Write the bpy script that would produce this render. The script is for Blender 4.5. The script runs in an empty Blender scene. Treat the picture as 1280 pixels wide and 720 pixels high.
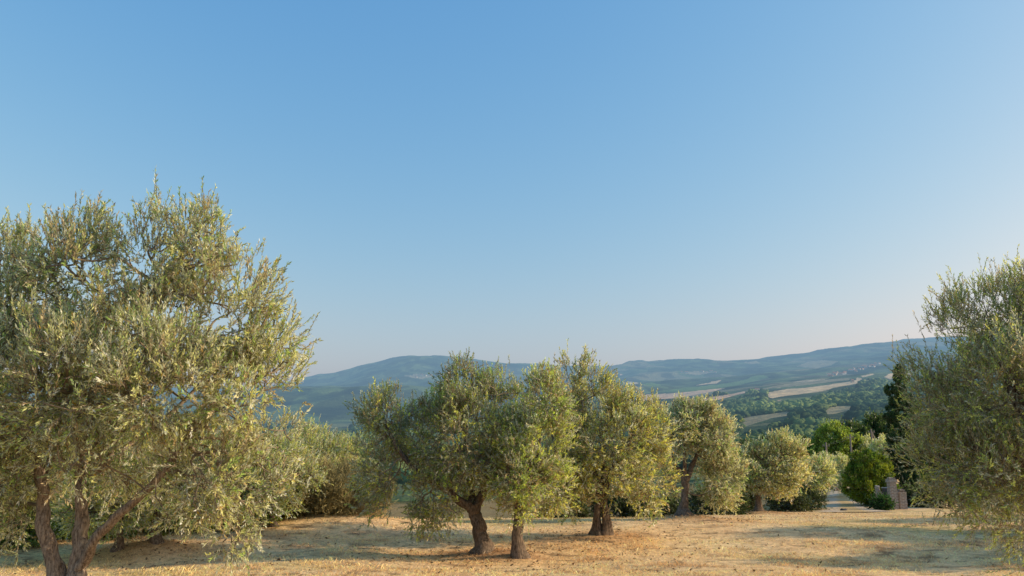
import bpy, math
import numpy as np
from mathutils import Vector
R = math.radians
rng = np.random.default_rng(11)
scene = bpy.context.scene
col = scene.collection

# ------------------------------------------------------------ camera numbers
CZ = 3.1                      # eye height over datum
F = 995.0                     # focal length in pixels of a 1280 wide frame
HOR = 535.0
PITCH = math.atan((HOR - 360) / F)
cp, sp = math.cos(PITCH), math.sin(PITCH)

def at(px, py, Y):
    """point at depth Y seen at (px,py)"""
    a = (px - 640) / F; b = (360 - py) / F
    t = Y / (cp - b * sp)
    return np.array([a * t, Y + 0 * t, CZ + t * (sp + b * cp)])

def mpp(Y):                   # metres per pixel
    return Y / F / cp

# ------------------------------------------------------------ numpy noise
def _hash(ix, iy, iz, seed):
    n = (ix * 374761393 + iy * 668265263 + iz * 2147483647 + seed * 1274126177) & 0xffffffff
    n = (n ^ (n >> 13)) * 1274126177 & 0xffffffff
    n = (n ^ (n >> 16)) * 2246822519 & 0xffffffff
    return ((n ^ (n >> 15)) & 0xffffff) / float(0xffffff) * 2 - 1

def vnoise(x, y, z=None, seed=0):
    x = np.asarray(x, float); y = np.asarray(y, float)
    z = np.zeros_like(x) if z is None else np.asarray(z, float)
    ix, iy, iz = (np.floor(v).astype(np.int64) for v in (x, y, z))
    fx, fy, fz = x - ix, y - iy, z - iz
    fx, fy, fz = (f * f * f * (f * (f * 6 - 15) + 10) for f in (fx, fy, fz))
    def h(a, b, c): return _hash(ix + a, iy + b, iz + c, seed)
    r = 0
    for c in (0, 1):
        w = fz if c else 1 - fz
        r = r + w * ((h(0, 0, c) * (1 - fx) + h(1, 0, c) * fx) * (1 - fy) + (h(0, 1, c) * (1 - fx) + h(1, 1, c) * fx) * fy)
    return r

def fbm(x, y, z=None, oct=4, seed=0, gain=.5):
    s = 0; a = 1; t = 0
    for o in range(oct):
        k = 2.03 ** o
        s = s + a * vnoise(x * k + 13.7 * o, y * k - 7.1 * o, None if z is None else z * k, seed + o)
        t += a; a *= gain
    return s / t

def sstep(x, a, b):
    t = np.clip((x - a) / (b - a), 0, 1)
    return t * t * (3 - 2 * t)

def smooth_interp(x, xs, ys):
    """monotone-ish cubic through nodes"""
    xs = np.asarray(xs, float); ys = np.asarray(ys, float)
    d = np.diff(ys) / np.diff(xs)
    m = np.zeros_like(ys); m[0] = d[0]; m[-1] = d[-1]
    for i in range(1, len(ys) - 1):
        m[i] = 0 if d[i - 1] * d[i] <= 0 else 2 * d[i - 1] * d[i] / (d[i - 1] + d[i])
    x = np.clip(x, xs[0], xs[-1])
    i = np.clip(np.searchsorted(xs, x, side='right') - 1, 0, len(xs) - 2)
    h = xs[i + 1] - xs[i]; t = (x - xs[i]) / h
    return ((2 * t**3 - 3 * t**2 + 1) * ys[i] + (t**3 - 2 * t**2 + t) * h * m[i]
            + (-2 * t**3 + 3 * t**2) * ys[i + 1] + (t**3 - t**2) * h * m[i + 1])

# ------------------------------------------------------------ terrain height
PY = ([-12, 0, 8, 11, 14, 18, 20.5, 24, 30, 36, 42, 55, 75, 110, 160],
      [1.65, 1.45, 1.0, .76, .48, .14, .0, .03, -.22, -.72, -1.22, -2.26, -3.3, -4.75, -6.3])
FD = np.log([80, 150, 300, 600, 1000, 1500, 2200, 3200, 4500, 6500, 9000, 11000, 15000])
FAR = {  # azimuth px : elevation (py) at each distance
    -900: [640, 630, 610, 585, 565, 550, 538, 520, 500, 490, 470, 478, 520],
     200: [640, 630, 610, 585, 565, 550, 538, 525, 497, 496, 484, 490, 520],
     340: [640, 630, 610, 585, 566, 551, 538, 527, 487, 491, 482, 488, 515],
     380: [640, 630, 610, 584, 564, 549, 537, 527, 484, 488, 474, 482, 512],
     430: [640, 630, 608, 580, 562, 548, 537, 527, 481, 484, 465, 474, 510],
     470: [640, 628, 606, 578, 560, 547, 536, 526, 482, 478, 454.5, 468, 510],
     520: [640, 626, 604, 576, 558, 545, 534, 522, 484, 475, 443.5, 462, 510],
     570: [638, 624, 602, 574, 556, 542, 530, 518, 488, 478, 448, 464, 510],
     640: [636, 622, 600, 572, 552, 538, 524, 510, 492, 480, 454.5, 466, 510],
     700: [634, 620, 600, 572, 550, 534, 518, 504, 490, 480, 456.5, 466, 510],
     755: [632, 616, 596, 570, 548, 530, 511, 498, 487, 479, 457.5, 466, 510],
     800: [628, 612, 590, 566, 544, 525, 507, 496, 484, 474, 451.5, 464, 510],
     890: [615, 600, 580, 558, 535, 517, 500, 489, 479, 468, 450, 460, 505],
     960: [606, 592, 574, 549, 525, 508, 493, 482, 472, 463, 444.5, 456, 500],
    1020: [602, 588, 570, 545, 520, 502, 488, 477, 467, 457, 439, 450, 500],
    1084: [600, 586, 567, 541, 516, 498, 482, 472, 463, 450, 431, 441, 495],
    1127: [600, 586, 565, 538, 514, 495, 479, 470, 460, 445, 428, 425.5, 490],
    1280: [600, 585, 562, 535, 510, 492, 476, 466, 452, 438, 424, 420, 480],
    2200: [600, 585, 562, 535, 510, 492, 476, 466, 452, 438, 420, 430, 480]}
_ak = sorted(FAR)
_tab = np.array([FAR[k] for k in _ak], float)

_ag = np.linspace(-900, 2200, 1551)
_tabg = np.stack([smooth_interp(_ag, _ak, _tab[:, i]) for i in range(_tab.shape[1])], 1)
_lg = np.linspace(FD[0], FD[-1], 400)
_grid = np.stack([smooth_interp(_lg, FD, _tabg[k]) for k in range(len(_ag))], 0)   # az x dist

MOUNDS = []   # (x, y, height, radius) filled by the trees

def height(x, y):
    x = np.asarray(x, float); y = np.asarray(y, float)
    # near
    n = smooth_interp(y, *PY)
    gate = 33 - 8 * sstep(-x, 5, 10)
    d = np.maximum(0, (0.58 * y - 13.5) - x)
    n = n - 0.17 * d * sstep(y, gate, gate + 9)
    q_ = 1 - .65 * sstep(y, 24, 32)
    n = n + q_ * (.10 * vnoise(x * .22, y * .22, seed=3) + .035 * vnoise(x * .8, y * .8, seed=4))
    n = n + .42 * np.exp(-((x + 5.6) / 2.2) ** 2 - ((y - 27) / 2.0) ** 2)
    for mx, my, mh, mr in MOUNDS:
        n = n + mh * np.exp(-((x - mx) ** 2 + (y - my) ** 2) / mr ** 2)
    # far
    ya = np.maximum(y, 60)
    a = np.clip(640 + F * cp * x / ya, -899, 2199)
    fi = (a + 900) / 2.0; i = np.clip(fi.astype(int), 0, len(_ag) - 2); ti = fi - i
    l = np.clip(np.log(ya), FD[0], FD[-1] - 1e-6)
    fj = (l - FD[0]) / (_lg[1] - _lg[0]); j = np.clip(fj.astype(int), 0, len(_lg) - 2); tj = fj - j
    g = (_grid[i, j] * (1 - ti) + _grid[i + 1, j] * ti) * (1 - tj) + (_grid[i, j + 1] * (1 - ti) + _grid[i + 1, j + 1] * ti) * tj
    b = (360 - g) / F
    f = CZ + ya / (cp - b * sp) * (sp + b * cp)
    u = x / np.maximum(ya, 1); w = np.log(np.maximum(ya, 1))
    # ridges and ravines that run down the slopes, growing with distance
    rel = 1 - np.abs(fbm(x / 900, y / 1500, oct=4, seed=21))
    am = np.minimum(ya, 7000) * .0060 * sstep(ya, 500, 2500)
    f = f + am * (rel - .8) * 2.2 + ya * .0011 * fbm(x / 190, y / 260, oct=3, seed=31) * sstep(ya, 200, 900)
    t = sstep(y, 55, 120)
    return n * (1 - t) + f * t

def H(x, y): return float(height(np.array([x]), np.array([y]))[0])

# ------------------------------------------------------------ materials
def new_mat(name):
    m = bpy.data.materials.new(name); m.use_nodes = True
    nt = m.node_tree; nt.nodes.clear()
    out = nt.nodes.new('ShaderNodeOutputMaterial')
    return m, nt, out

def N(nt, kind, **kw):
    n = nt.nodes.new(kind)
    for k, v in kw.items():
        if k.startswith('i_'): n.inputs[k[2:].replace('_', ' ')].default_value = v
        else: setattr(n, k, v)
    return n

def mixc(nt, a, b, fac, mode='MIX'):
    n = nt.nodes.new('ShaderNodeMix'); n.data_type = 'RGBA'; n.blend_type = mode
    for sock, v in ((n.inputs[0], fac), (n.inputs[6], a), (n.inputs[7], b)):
        if hasattr(v, 'is_output'): nt.links.new(v, sock)
        elif isinstance(v, (int, float)): sock.default_value = v
        else: sock.default_value = (*v, 1)
    return n.outputs[2]

def ramp(nt, src, stops):
    n = nt.nodes.new('ShaderNodeValToRGB')
    e = n.color_ramp.elements
    while len(e) < len(stops): e.new(.5)
    for k, (p, c) in enumerate(stops):
        e[k].position = p; e[k].color = (*c, 1) if len(c) == 3 else c
    nt.links.new(src, n.inputs[0]); return n.outputs[0]

def noise(nt, scale, detail=4, rough=.6, coord='Object', vec=None):
    n = N(nt, 'ShaderNodeTexNoise'); n.inputs['Scale'].default_value = scale
    n.inputs['Detail'].default_value = detail; n.inputs['Roughness'].default_value = rough
    if vec is None:
        t = N(nt, 'ShaderNodeTexCoord'); vec = t.outputs[coord]
    nt.links.new(vec, n.inputs['Vector']); return n

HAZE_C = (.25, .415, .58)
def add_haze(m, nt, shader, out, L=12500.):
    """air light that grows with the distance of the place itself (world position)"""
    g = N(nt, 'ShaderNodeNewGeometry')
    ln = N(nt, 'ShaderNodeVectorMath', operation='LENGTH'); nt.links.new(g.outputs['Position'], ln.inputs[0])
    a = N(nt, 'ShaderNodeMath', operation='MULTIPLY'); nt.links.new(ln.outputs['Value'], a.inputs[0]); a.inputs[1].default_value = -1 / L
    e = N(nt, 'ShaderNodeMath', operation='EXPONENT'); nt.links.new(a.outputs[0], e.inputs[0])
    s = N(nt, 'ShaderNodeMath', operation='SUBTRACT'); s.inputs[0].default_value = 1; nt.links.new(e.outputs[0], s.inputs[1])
    em = N(nt, 'ShaderNodeEmission'); em.inputs[0].default_value = (*HAZE_C, 1)  # haze painted onto the surface as glow, no real air volume
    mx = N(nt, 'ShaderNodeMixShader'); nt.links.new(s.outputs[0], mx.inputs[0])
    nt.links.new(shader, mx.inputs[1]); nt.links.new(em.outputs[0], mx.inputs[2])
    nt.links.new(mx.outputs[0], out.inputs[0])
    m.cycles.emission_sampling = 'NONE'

def leaf_material(name, under=(.46, .47, .36), under_mix=.7, trans=.50, gloss=.05, haze=False, ttint=(1.15, 1.1, .7)):
    m, nt, out = new_mat(name)
    at_ = N(nt, 'ShaderNodeAttribute', attribute_name='tint')
    g = N(nt, 'ShaderNodeNewGeometry')
    mm = N(nt, 'ShaderNodeMath', operation='MULTIPLY'); nt.links.new(g.outputs['Backfacing'], mm.inputs[0])
    nt.links.new(at_.outputs['Alpha'], mm.inputs[1])
    m2 = N(nt, 'ShaderNodeMath', operation='MULTIPLY'); nt.links.new(mm.outputs[0], m2.inputs[0]); m2.inputs[1].default_value = under_mix
    c = mixc(nt, at_.outputs['Color'], under, m2.outputs[0])
    d = N(nt, 'ShaderNodeBsdfDiffuse'); nt.links.new(c, d.inputs[0])
    tr = N(nt, 'ShaderNodeBsdfTranslucent')
    tc = mixc(nt, at_.outputs['Color'], ttint, 1.0, 'MULTIPLY'); nt.links.new(tc, tr.inputs[0])
    mx = N(nt, 'ShaderNodeMixShader'); mx.inputs[0].default_value = trans
    nt.links.new(d.outputs[0], mx.inputs[1]); nt.links.new(tr.outputs[0], mx.inputs[2])
    gl = N(nt, 'ShaderNodeBsdfGlossy'); gl.inputs['Roughness'].default_value = .6; gl.inputs[0].default_value = (.8, .8, .8, 1)
    fr = N(nt, 'ShaderNodeFresnel'); fr.inputs[0].default_value = 1.4
    fm = N(nt, 'ShaderNodeMath', operation='MULTIPLY'); nt.links.new(fr.outputs[0], fm.inputs[0]); fm.inputs[1].default_value = gloss * 5
    fm.use_clamp = True
    m3 = N(nt, 'ShaderNodeMixShader'); nt.links.new(fm.outputs[0], m3.inputs[0])
    nt.links.new(mx.outputs[0], m3.inputs[1]); nt.links.new(gl.outputs[0], m3.inputs[2])
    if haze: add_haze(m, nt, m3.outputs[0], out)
    else: nt.links.new(m3.outputs[0], out.inputs[0])
    return m

def bark_material(name, dark=(.06, .045, .034), light=(.36, .28, .21), scale=14):
    m, nt, out = new_mat(name)
    tc = N(nt, 'ShaderNodeTexCoord'); mp = N(nt, 'ShaderNodeMapping'); mp.inputs['Scale'].default_value = (1, 1, .28)
    nt.links.new(tc.outputs['Object'], mp.inputs[0])
    n1 = noise(nt, scale * 2.4, 6, .7, vec=mp.outputs[0]); n2 = noise(nt, scale * .5, 3, .5, vec=mp.outputs[0])
    c1 = ramp(nt, n1.outputs[0], [(.36, dark), (.50, tuple((a + b) / 2 for a, b in zip(dark, light))), (.66, light)])
    c = mixc(nt, c1, (.60, .54, .48), n2.outputs[0], 'MULTIPLY')
    b = N(nt, 'ShaderNodeBsdfPrincipled'); nt.links.new(c, b.inputs['Base Color']); b.inputs['Roughness'].default_value = .95
    b.inputs['Specular IOR Level'].default_value = .1
    bp = N(nt, 'ShaderNodeBump'); bp.inputs['Strength'].default_value = .9; bp.inputs['Distance'].default_value = .03
    nt.links.new(n1.outputs[0], bp.inputs['Height']); nt.links.new(bp.outputs[0], b.inputs['Normal'])
    nt.links.new(b.outputs[0], out.inputs[0]); return m

def attr_mat(name, rough=.95, bump=0, bscale=5, haze=False, extra=None, L=9500.):
    m, nt, out = new_mat(name)
    a = N(nt, 'ShaderNodeAttribute', attribute_name='tint')
    c = a.outputs['Color']
    if extra: c = extra(nt, c)
    b = N(nt, 'ShaderNodeBsdfPrincipled'); nt.links.new(c, b.inputs['Base Color']); b.inputs['Roughness'].default_value = rough
    b.inputs['Specular IOR Level'].default_value = .05
    if bump:
        n1 = noise(nt, bscale, 5, .7)
        bp = N(nt, 'ShaderNodeBump'); bp.inputs['Strength'].default_value = 1; bp.inputs['Distance'].default_value = bump
        nt.links.new(n1.outputs[0], bp.inputs['Height']); nt.links.new(bp.outputs[0], b.inputs['Normal'])
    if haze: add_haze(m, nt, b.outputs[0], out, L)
    else: nt.links.new(b.outputs[0], out.inputs[0])
    return m

def plain(name, c, rough=.8, metal=0., var=.25, scale=6, haze=False):
    m, nt, out = new_mat(name)
    n = noise(nt, scale, 5)
    cc = ramp(nt, n.outputs[0], [(.3, tuple(v * (1 - var) for v in c)), (.7, tuple(min(1, v * (1 + var)) for v in c))])
    b = N(nt, 'ShaderNodeBsdfPrincipled'); nt.links.new(cc, b.inputs['Base Color'])
    b.inputs['Roughness'].default_value = rough; b.inputs['Metallic'].default_value = metal
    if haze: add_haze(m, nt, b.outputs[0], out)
    else: nt.links.new(b.outputs[0], out.inputs[0])
    return m

# ------------------------------------------------------------ mesh builders
def mesh_from(name, V, faces, mat, tint=None, parent=None, smooth=False, alpha=None):
    """V (n,3); faces (m,k) int array"""
    me = bpy.data.meshes.new(name)
    V = np.ascontiguousarray(V, dtype=np.float32); faces = np.asarray(faces, dtype=np.int32)
    k = faces.shape[1]
    me.vertices.add(len(V)); me.vertices.foreach_set('co', V.ravel())
    me.loops.add(faces.size); me.loops.foreach_set('vertex_index', faces.ravel())
    me.polygons.add(len(faces)); me.polygons.foreach_set('loop_start', np.arange(0, faces.size, k, dtype=np.int32))
    me.polygons.foreach_set('loop_total', np.full(len(faces), k, dtype=np.int32))
    if smooth: me.polygons.foreach_set('use_smooth', np.ones(len(faces), dtype=bool))
    me.update(calc_edges=True)
    if tint is not None:
        a = me.color_attributes.new('tint', 'FLOAT_COLOR', 'POINT')
        c = np.ones((len(V), 4), np.float32); c[:, :3] = np.clip(tint, 0, 1)
        if alpha is not None: c[:, 3] = alpha
        a.data.foreach_set('color', c.ravel())
    me.materials.append(mat)
    o = bpy.data.objects.new(name, me); col.objects.link(o)
    if parent is not None: o.parent = parent
    return o

def tag(o, label=None, cat=None, group=None, kind=None):
    if label: o['label'] = label
    if cat: o['category'] = cat
    if group: o['group'] = group
    if kind: o['kind'] = kind
    return o

def empty(name, loc, label, cat, group=None, rz=0):
    o = bpy.data.objects.new(name, None); col.objects.link(o)
    o.location = loc; o.rotation_euler = (0, 0, rz); o.empty_display_size = .3
    return tag(o, label, cat, group)

def norm(v): return v / np.maximum(np.linalg.norm(v, axis=-1, keepdims=True), 1e-9)

class Quads:
    def __init__(s): s.V = []; s.Fq = []; s.n = 0
    def add(s, V, Fq): s.V.append(V); s.Fq.append(np.asarray(Fq) + s.n); s.n += len(V)
    def get(s): return np.concatenate(s.V), np.concatenate(s.Fq)

def catmull(P, n=5):
    P = np.asarray(P, float)
    Q = np.vstack([2 * P[0] - P[1], P, 2 * P[-1] - P[-2]]); out = []
    for i in range(1, len(Q) - 2):
        for t in np.arange(n) / n:
            out.append(.5 * ((2 * Q[i]) + (-Q[i - 1] + Q[i + 1]) * t + (2 * Q[i - 1] - 5 * Q[i] + 4 * Q[i + 1] - Q[i + 2]) * t**2
                             + (-Q[i - 1] + 3 * Q[i] - 3 * Q[i + 1] + Q[i + 2]) * t**3))
    out.append(Q[-2]); return np.array(out)

def tube(q, P, Rr, sides=10, bumps=.16, seed=0, flutes=0.):
    P = np.asarray(P, float); n = len(P); Rr = np.asarray(Rr, float)
    T = norm(np.gradient(P, axis=0)); ref = np.array([0.13, .97, .2])
    A = norm(np.cross(T, ref)); B = np.cross(T, A)
    th = np.arange(sides) / sides * 2 * np.pi
    tt = np.repeat(np.arange(n)[:, None] * .6 + seed * 7.3, sides, 1)
    cth = np.cos(th)[None] + 0 * tt; sth = np.sin(th)[None] + 0 * tt
    nz = 1 + bumps * fbm(cth * 1.3 + seed, sth * 1.3, tt * .5, 3, seed=5) * 1.6 + flutes * np.sin(3 * th + .25 * tt + seed)[:, :] if sides > 4 else 1 + 0 * tt
    rad = Rr[:, None] * nz
    V = P[:, None, :] + rad[..., None] * (np.cos(th)[None, :, None] * A[:, None, :] + np.sin(th)[None, :, None] * B[:, None, :])
    i = np.arange(n - 1)[:, None] * sides; j = np.arange(sides)[None]; j2 = (j + 1) % sides
    Fq = np.stack([i + j, i + j2, i + sides + j2, i + sides + j], -1).reshape(-1, 4)
    q.add(V.reshape(-1, 3), Fq)
    # closed tip
    q.add(np.vstack([V[-1], P[-1:] + T[-1:] * Rr[-1] * .5]), [[k, (k + 1) % sides, sides, sides] for k in range(sides)] if False else
          np.array([[k, (k + 1) % sides, (k + 1) % sides, sides] for k in range(0)]).reshape(-1, 4).astype(int))

def segs(q, A, B, ra, rb, sides=4):
    """many straight tapered tubes"""
    T = norm(B - A); ref = np.where(np.abs(T[:, 2:3]) < .9, np.array([[0, 0, 1.]]), np.array([[1., 0, 0]]))
    U = norm(np.cross(T, ref)); W = np.cross(T, U)
    th = np.arange(sides) / sides * 2 * np.pi
    ring = np.cos(th)[None, :, None] * U[:, None] + np.sin(th)[None, :, None] * W[:, None]
    Va = A[:, None] + ring * ra[:, None, None]; Vb = B[:, None] + ring * rb[:, None, None]
    V = np.concatenate([Va, Vb], 1).reshape(-1, 3)
    base = (np.arange(len(A)) * 2 * sides)[:, None, None]
    f = np.array([[k, (k + 1) % sides, sides + (k + 1) % sides, sides + k] for k in range(sides)])[None]
    q.add(V, (base + f).reshape(-1, 4))

def leaves(P, D, L, nl, ll, lw, shoot_col, var=.25, yellow=0., spread=1.0, seed=1, along=1.0, brown=0.):
    var = .4
    """leaf blades along shoots. P,D (S,3), L (S,) ; nl leaves each"""
    r = np.random.default_rng(seed); S = len(P)
    t = (np.arange(nl)[None] + r.random((S, nl))) / nl
    t = .08 + .92 * t
    D = norm(D)
    droop = np.zeros((S, nl, 3)); droop[..., 2] = -.12 * t**2 * L[:, None] * (1 - np.abs(D[:, 2:3]))
    base = P[:, None] + D[:, None] * (t * L[:, None])[..., None] + droop
    rv = r.normal(size=(S, nl, 3)); pr = rv - (rv * D[:, None]).sum(-1, keepdims=True) * D[:, None]
    pr = norm(pr)
    ld = norm(D[:, None] * (along + .5 * t[..., None]) + pr * spread * (.5 + .7 * r.random((S, nl, 1))) + r.normal(size=(S, nl, 3)) * .15)
    side = norm(np.cross(ld, D[:, None] + r.normal(size=(S, nl, 3)) * .45))
    nn = np.cross(side, ld)
    flip = np.sign((nn * D[:, None]).sum(-1, keepdims=True) + 1e-6); side = side * flip; nn = nn * flip   # upper side looks to the tip
    ln = ll * (.6 + .55 * r.random((S, nl, 1))); wd = lw * (.75 + .5 * r.random((S, nl, 1))) * .5
    mid = base + ld * ln * .48 + nn * ln * .05
    V = np.stack([base, mid + side * wd, base + ld * ln, mid - side * wd], 2).reshape(-1, 3)
    n = S * nl
    Fq = np.arange(n * 4).reshape(n, 4)
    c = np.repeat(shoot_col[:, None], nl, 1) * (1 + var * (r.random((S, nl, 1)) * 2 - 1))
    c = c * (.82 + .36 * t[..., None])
    al = np.ones((S, nl))
    if yellow:
        m = r.random((S, nl)) < yellow
        c[m] = np.array([.62, .40, .04]) * (.6 + .6 * r.random((m.sum(), 1))); al[m] = 0
    if brown:
        m = r.random((S, nl)) < brown
        c[m] = np.array([.20, .13, .07]) * (.6 + .9 * r.random((m.sum(), 1))); al[m] = 0
    c = np.repeat(c.reshape(-1, 1, 3), 4, 1).reshape(-1, 3)
    return V, Fq, c, np.repeat(al.reshape(-1), 4)

M = {}
M['olive_leaf'] = leaf_material('olive leaf')
M['green_leaf'] = leaf_material('green leaf', under=(.10, .14, .04), under_mix=.4, trans=.35, gloss=.06)
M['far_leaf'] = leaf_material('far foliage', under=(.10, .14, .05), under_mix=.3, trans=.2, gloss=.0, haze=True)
M['dry_leaf'] = leaf_material('dry stalk', under=(.3, .2, .1), under_mix=.1, trans=.25, gloss=.0, ttint=(1.05, 1, .9))
M['bark'] = bark_material('olive bark')
M['bark_light'] = bark_material('pale olive bark', dark=(.14, .10, .075), light=(.62, .50, .38), scale=16)
M['twig'] = plain('twig', (.24, .185, .125), .95, var=.4)

# ------------------------------------------------------------ trees
def lobe_points(lobes, n, seed, bias=2.4, clump=1.3, thr=-.25):
    r = np.random.default_rng(seed)
    vol = np.array([l[3] * l[4] * l[5] for l in lobes]); vol = vol ** .85
    out = []; w = vol / vol.sum(); LC = np.array([l[:3] for l in lobes]); LR = np.array([l[3:6] for l in lobes])
    tot = 0
    while tot < n:
        k = r.choice(len(lobes), size=n, p=w)
        d = norm(r.normal(size=(n, 3))); rad = r.random((n, 1)) ** (1 / bias)
        rr = 1 + .20 * vnoise(d[:, 0] * 2.2 + k * 9, d[:, 1] * 2.2, d[:, 2] * 2.2, seed=seed)
        p = LC[k] + d * rad * rr[:, None] * LR[k]
        ok = vnoise(p[:, 0] * clump, p[:, 1] * clump, p[:, 2] * clump, seed=seed + 5) > thr
        p = p[ok]; out.append(p); tot += len(p)
    p = np.concatenate(out)[:n]
    q = np.linalg.norm((p[:, None] - LC[None]) / LR[None], axis=2)
    depth = 1 - q.min(1)
    return p, depth

def skeleton(start_pts, start_parent_len, pts, kpl=.35):
    """attach every point to the cheapest node; returns parent indices"""
    S = len(start_pts); allp = np.vstack([start_pts, pts]); par = np.full(len(allp), -1)
    plen = np.zeros(len(allp)); plen[:S] = start_parent_len
    root = start_pts.mean(0)
    order = np.argsort(np.linalg.norm(pts - root, axis=1)) + S
    act = list(range(S)); 
    buf = np.zeros((len(allp), 3)); bl = np.zeros(len(allp)); idx = np.zeros(len(allp), int)
    buf[:S] = start_pts; bl[:S] = plen[:S]; idx[:S] = np.arange(S); m = S
    for i in order:
        d = np.linalg.norm(buf[:m] - allp[i], axis=1)
        j = np.argmin(d * (1 + .0 * d) + kpl * bl[:m])
        par[i] = idx[j]; plen[i] = bl[j] + d[j]
        buf[m] = allp[i]; bl[m] = plen[i]; idx[m] = i; m += 1
    return allp, par, order, S

def grow(name, label, cat, base, stems, lobes, *, nodes=500, shoots=4500, nl=14, ll=.06, lw=.014, L=(.18, .42),
         tint=(.115, .135, .055), tint2=None, group=None, seed=1, leafmat='olive_leaf', bark='bark', up=.55, top_up=1.0,
         yellow=.01, brown=.02, stemtwig=True, flare=2.0, clump=1.3, thr=-.25, sig=.14, tipr=.006, sky_sprouts=0, mound=None,
         trunk_sides=14, crown_name='crown', inner_dark=.0, flutes=.10):
    """stems: list of (points, radii) in world space; lobes world space"""
    base = np.array(base, float)
    root = empty(name, base, label, cat, group)
    r = np.random.default_rng(seed)
    q = Quads(); ends = []; endr = []
    allstem = []; 
    for k, (pts, rad) in enumerate(stems):
        P = catmull(np.array(pts, float) - base, 6); rr = np.interp(np.linspace(0, 1, len(P)), np.linspace(0, 1, len(rad)), rad)
        P = P + .35 * rr[:, None] * np.stack([vnoise(np.arange(len(P)) * .35 + k * 5, np.full(len(P), s * 3.3 + seed)) for s in range(3)], 1)
        fl = (pts[0][2] - base[2]) < .3
        if fl:
            hgt = P[:, 2]; rr = rr * (1 + (flare - 1) * np.exp(-np.maximum(hgt, 0) / .20))
        tube(q, P, rr, trunk_sides, .2, seed + k, flutes if fl else .05)
        allstem.append(P[len(P) // 3:] if not fl or len(stems) > 3 else P[int(len(P) * .55):])
        ends.append(P[-1])
    V, Fq = q.get()
    nst = len(Fq)
    if stemtwig: mesh_from('trunk', V, Fq, M[bark], parent=root, smooth=True)
    lob = [(l[0] - base[0], l[1] - base[1], l[2] - base[2], l[3], l[4], l[5]) for l in lobes]
    pts, depth = lobe_points(lob, nodes, seed, bias=2.6, clump=clump, thr=thr)
    st = np.vstack(allstem)
    allp, par, order, S = skeleton(st, np.zeros(len(st)), pts)
    area = np.zeros(len(allp)); has = np.zeros(len(allp), bool)
    for i in order[::-1]:
        if not has[i]: area[i] = tipr ** 2.4
        area[par[i]] += area[i]; has[par[i]] = True
    rad = area ** (1 / 2.4)
    idx = order; A = allp[par[idx]]; B = allp[idx]; rb = rad[idx]
    ra = np.minimum(np.maximum(rad[par[idx]], rb), rb * 1.25)
    mid = (A + B) / 2 + r.normal(size=A.shape) * (np.linalg.norm(B - A, axis=1) * .09)[:, None]
    qb = Quads(); segs(qb, A, mid, ra, (ra + rb) / 2, 6); segs(qb, mid, B, (ra + rb) / 2 * 1.02, rb, 6)
    # shoots
    LC = np.array([l[:3] for l in lob]); LR = np.array([l[3:6] for l in lob])
    w = np.clip(1.15 - 1.5 * depth, .12, 1); w = w / w.sum()
    k = r.choice(len(pts), size=shoots, p=w)
    nodeP = pts[k]; P = nodeP + r.normal(size=(shoots, 3)) * sig
    dn = np.linalg.norm((P[:, None] - LC[None]) / LR[None], axis=2); li = dn.argmin(1)
    outw = norm((P - LC[li]) / LR[li])
    Dv = outw * .75 + r.normal(size=P.shape) * .55
    Dv[:, 2] += up + top_up * np.clip(outw[:, 2], 0, 1) * .8
    low = outw[:, 2] < -.3
    Dv[low, 2] -= up * .8
    Dv = norm(Dv)
    Ls = L[0] + (L[1] - L[0]) * r.random(shoots) ** 1.5
    if sky_sprouts:
        # tall upright shoots that break the top of the outline
        cand = np.where((outw[:, 2] > .55) & (dn.min(1) > .75))[0]
        if len(cand):
            s = r.choice(cand, size=sky_sprouts)
            P2 = P[s] + r.normal(size=(len(s), 3)) * .05; D2 = r.normal(size=(len(s), 3)) * .16; D2[:, 2] += 1
            P = np.vstack([P, P2]); Dv = np.vstack([Dv, norm(D2)]); Ls = np.concatenate([Ls, L[1] * (.55 + .7 * r.random(len(s)))])
    if leafmat == 'olive_leaf': tint = tuple(v * k_ for v, k_ in zip(tint, (2.6, 2.6, 1.8))); tint2 = tuple(min(.8, v * k_) for v, k_ in zip(tint2, (2.6, 2.45, 1.75))) if tint2 is not None else None
    t1 = np.array(tint); t2 = np.array(tint2 if tint2 is not None else (t1[0] * 1.35, t1[1] * 1.15, t1[2] * .95))
    nz = vnoise(P[:, 0] * 1.1, P[:, 1] * 1.1, P[:, 2] * 1.1, seed=seed + 40)[:, None] * .5 + .5
    sc = t1 * (1 - nz) + t2 * nz
    if leafmat == 'olive_leaf':
        pick = r.random((len(P), 1)); clus = vnoise(P[:, 0] * 2.6, P[:, 1] * 2.6, P[:, 2] * 2.6, seed=seed + 41)[:, None]
        lum = sc.mean(1, keepdims=True)
        sc = np.where(pick + .25 * clus > .70, lum * np.array([1.18, 1.22, .92]), sc)      # grey sage
        sc = np.where(pick + .25 * clus < .13, lum * np.array([1.10, .88, .50]), sc)       # tired brown
        sc = np.where((pick > .36) & (pick < .56), lum * np.array([.66, .90, .28]), sc)    # fresh green
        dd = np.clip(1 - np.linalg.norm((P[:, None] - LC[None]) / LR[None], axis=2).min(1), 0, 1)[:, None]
        sc = sc * (1 - .15 * sstep(dd, .15, .6)) * (1 + .25 * clus)  # inner crown shade painted in: deeper leaves get a darker tint
    sc = sc * (1 + .30 * (r.random((len(P), 1)) * 2 - 1))
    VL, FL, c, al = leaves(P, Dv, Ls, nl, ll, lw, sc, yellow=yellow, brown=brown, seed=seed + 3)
    if stemtwig:
        segs(qb, P, P + Dv * Ls[:, None], np.full(len(P), tipr * .55), np.full(len(P), tipr * .3), 3)
    Vb, Fb = qb.get()
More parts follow.
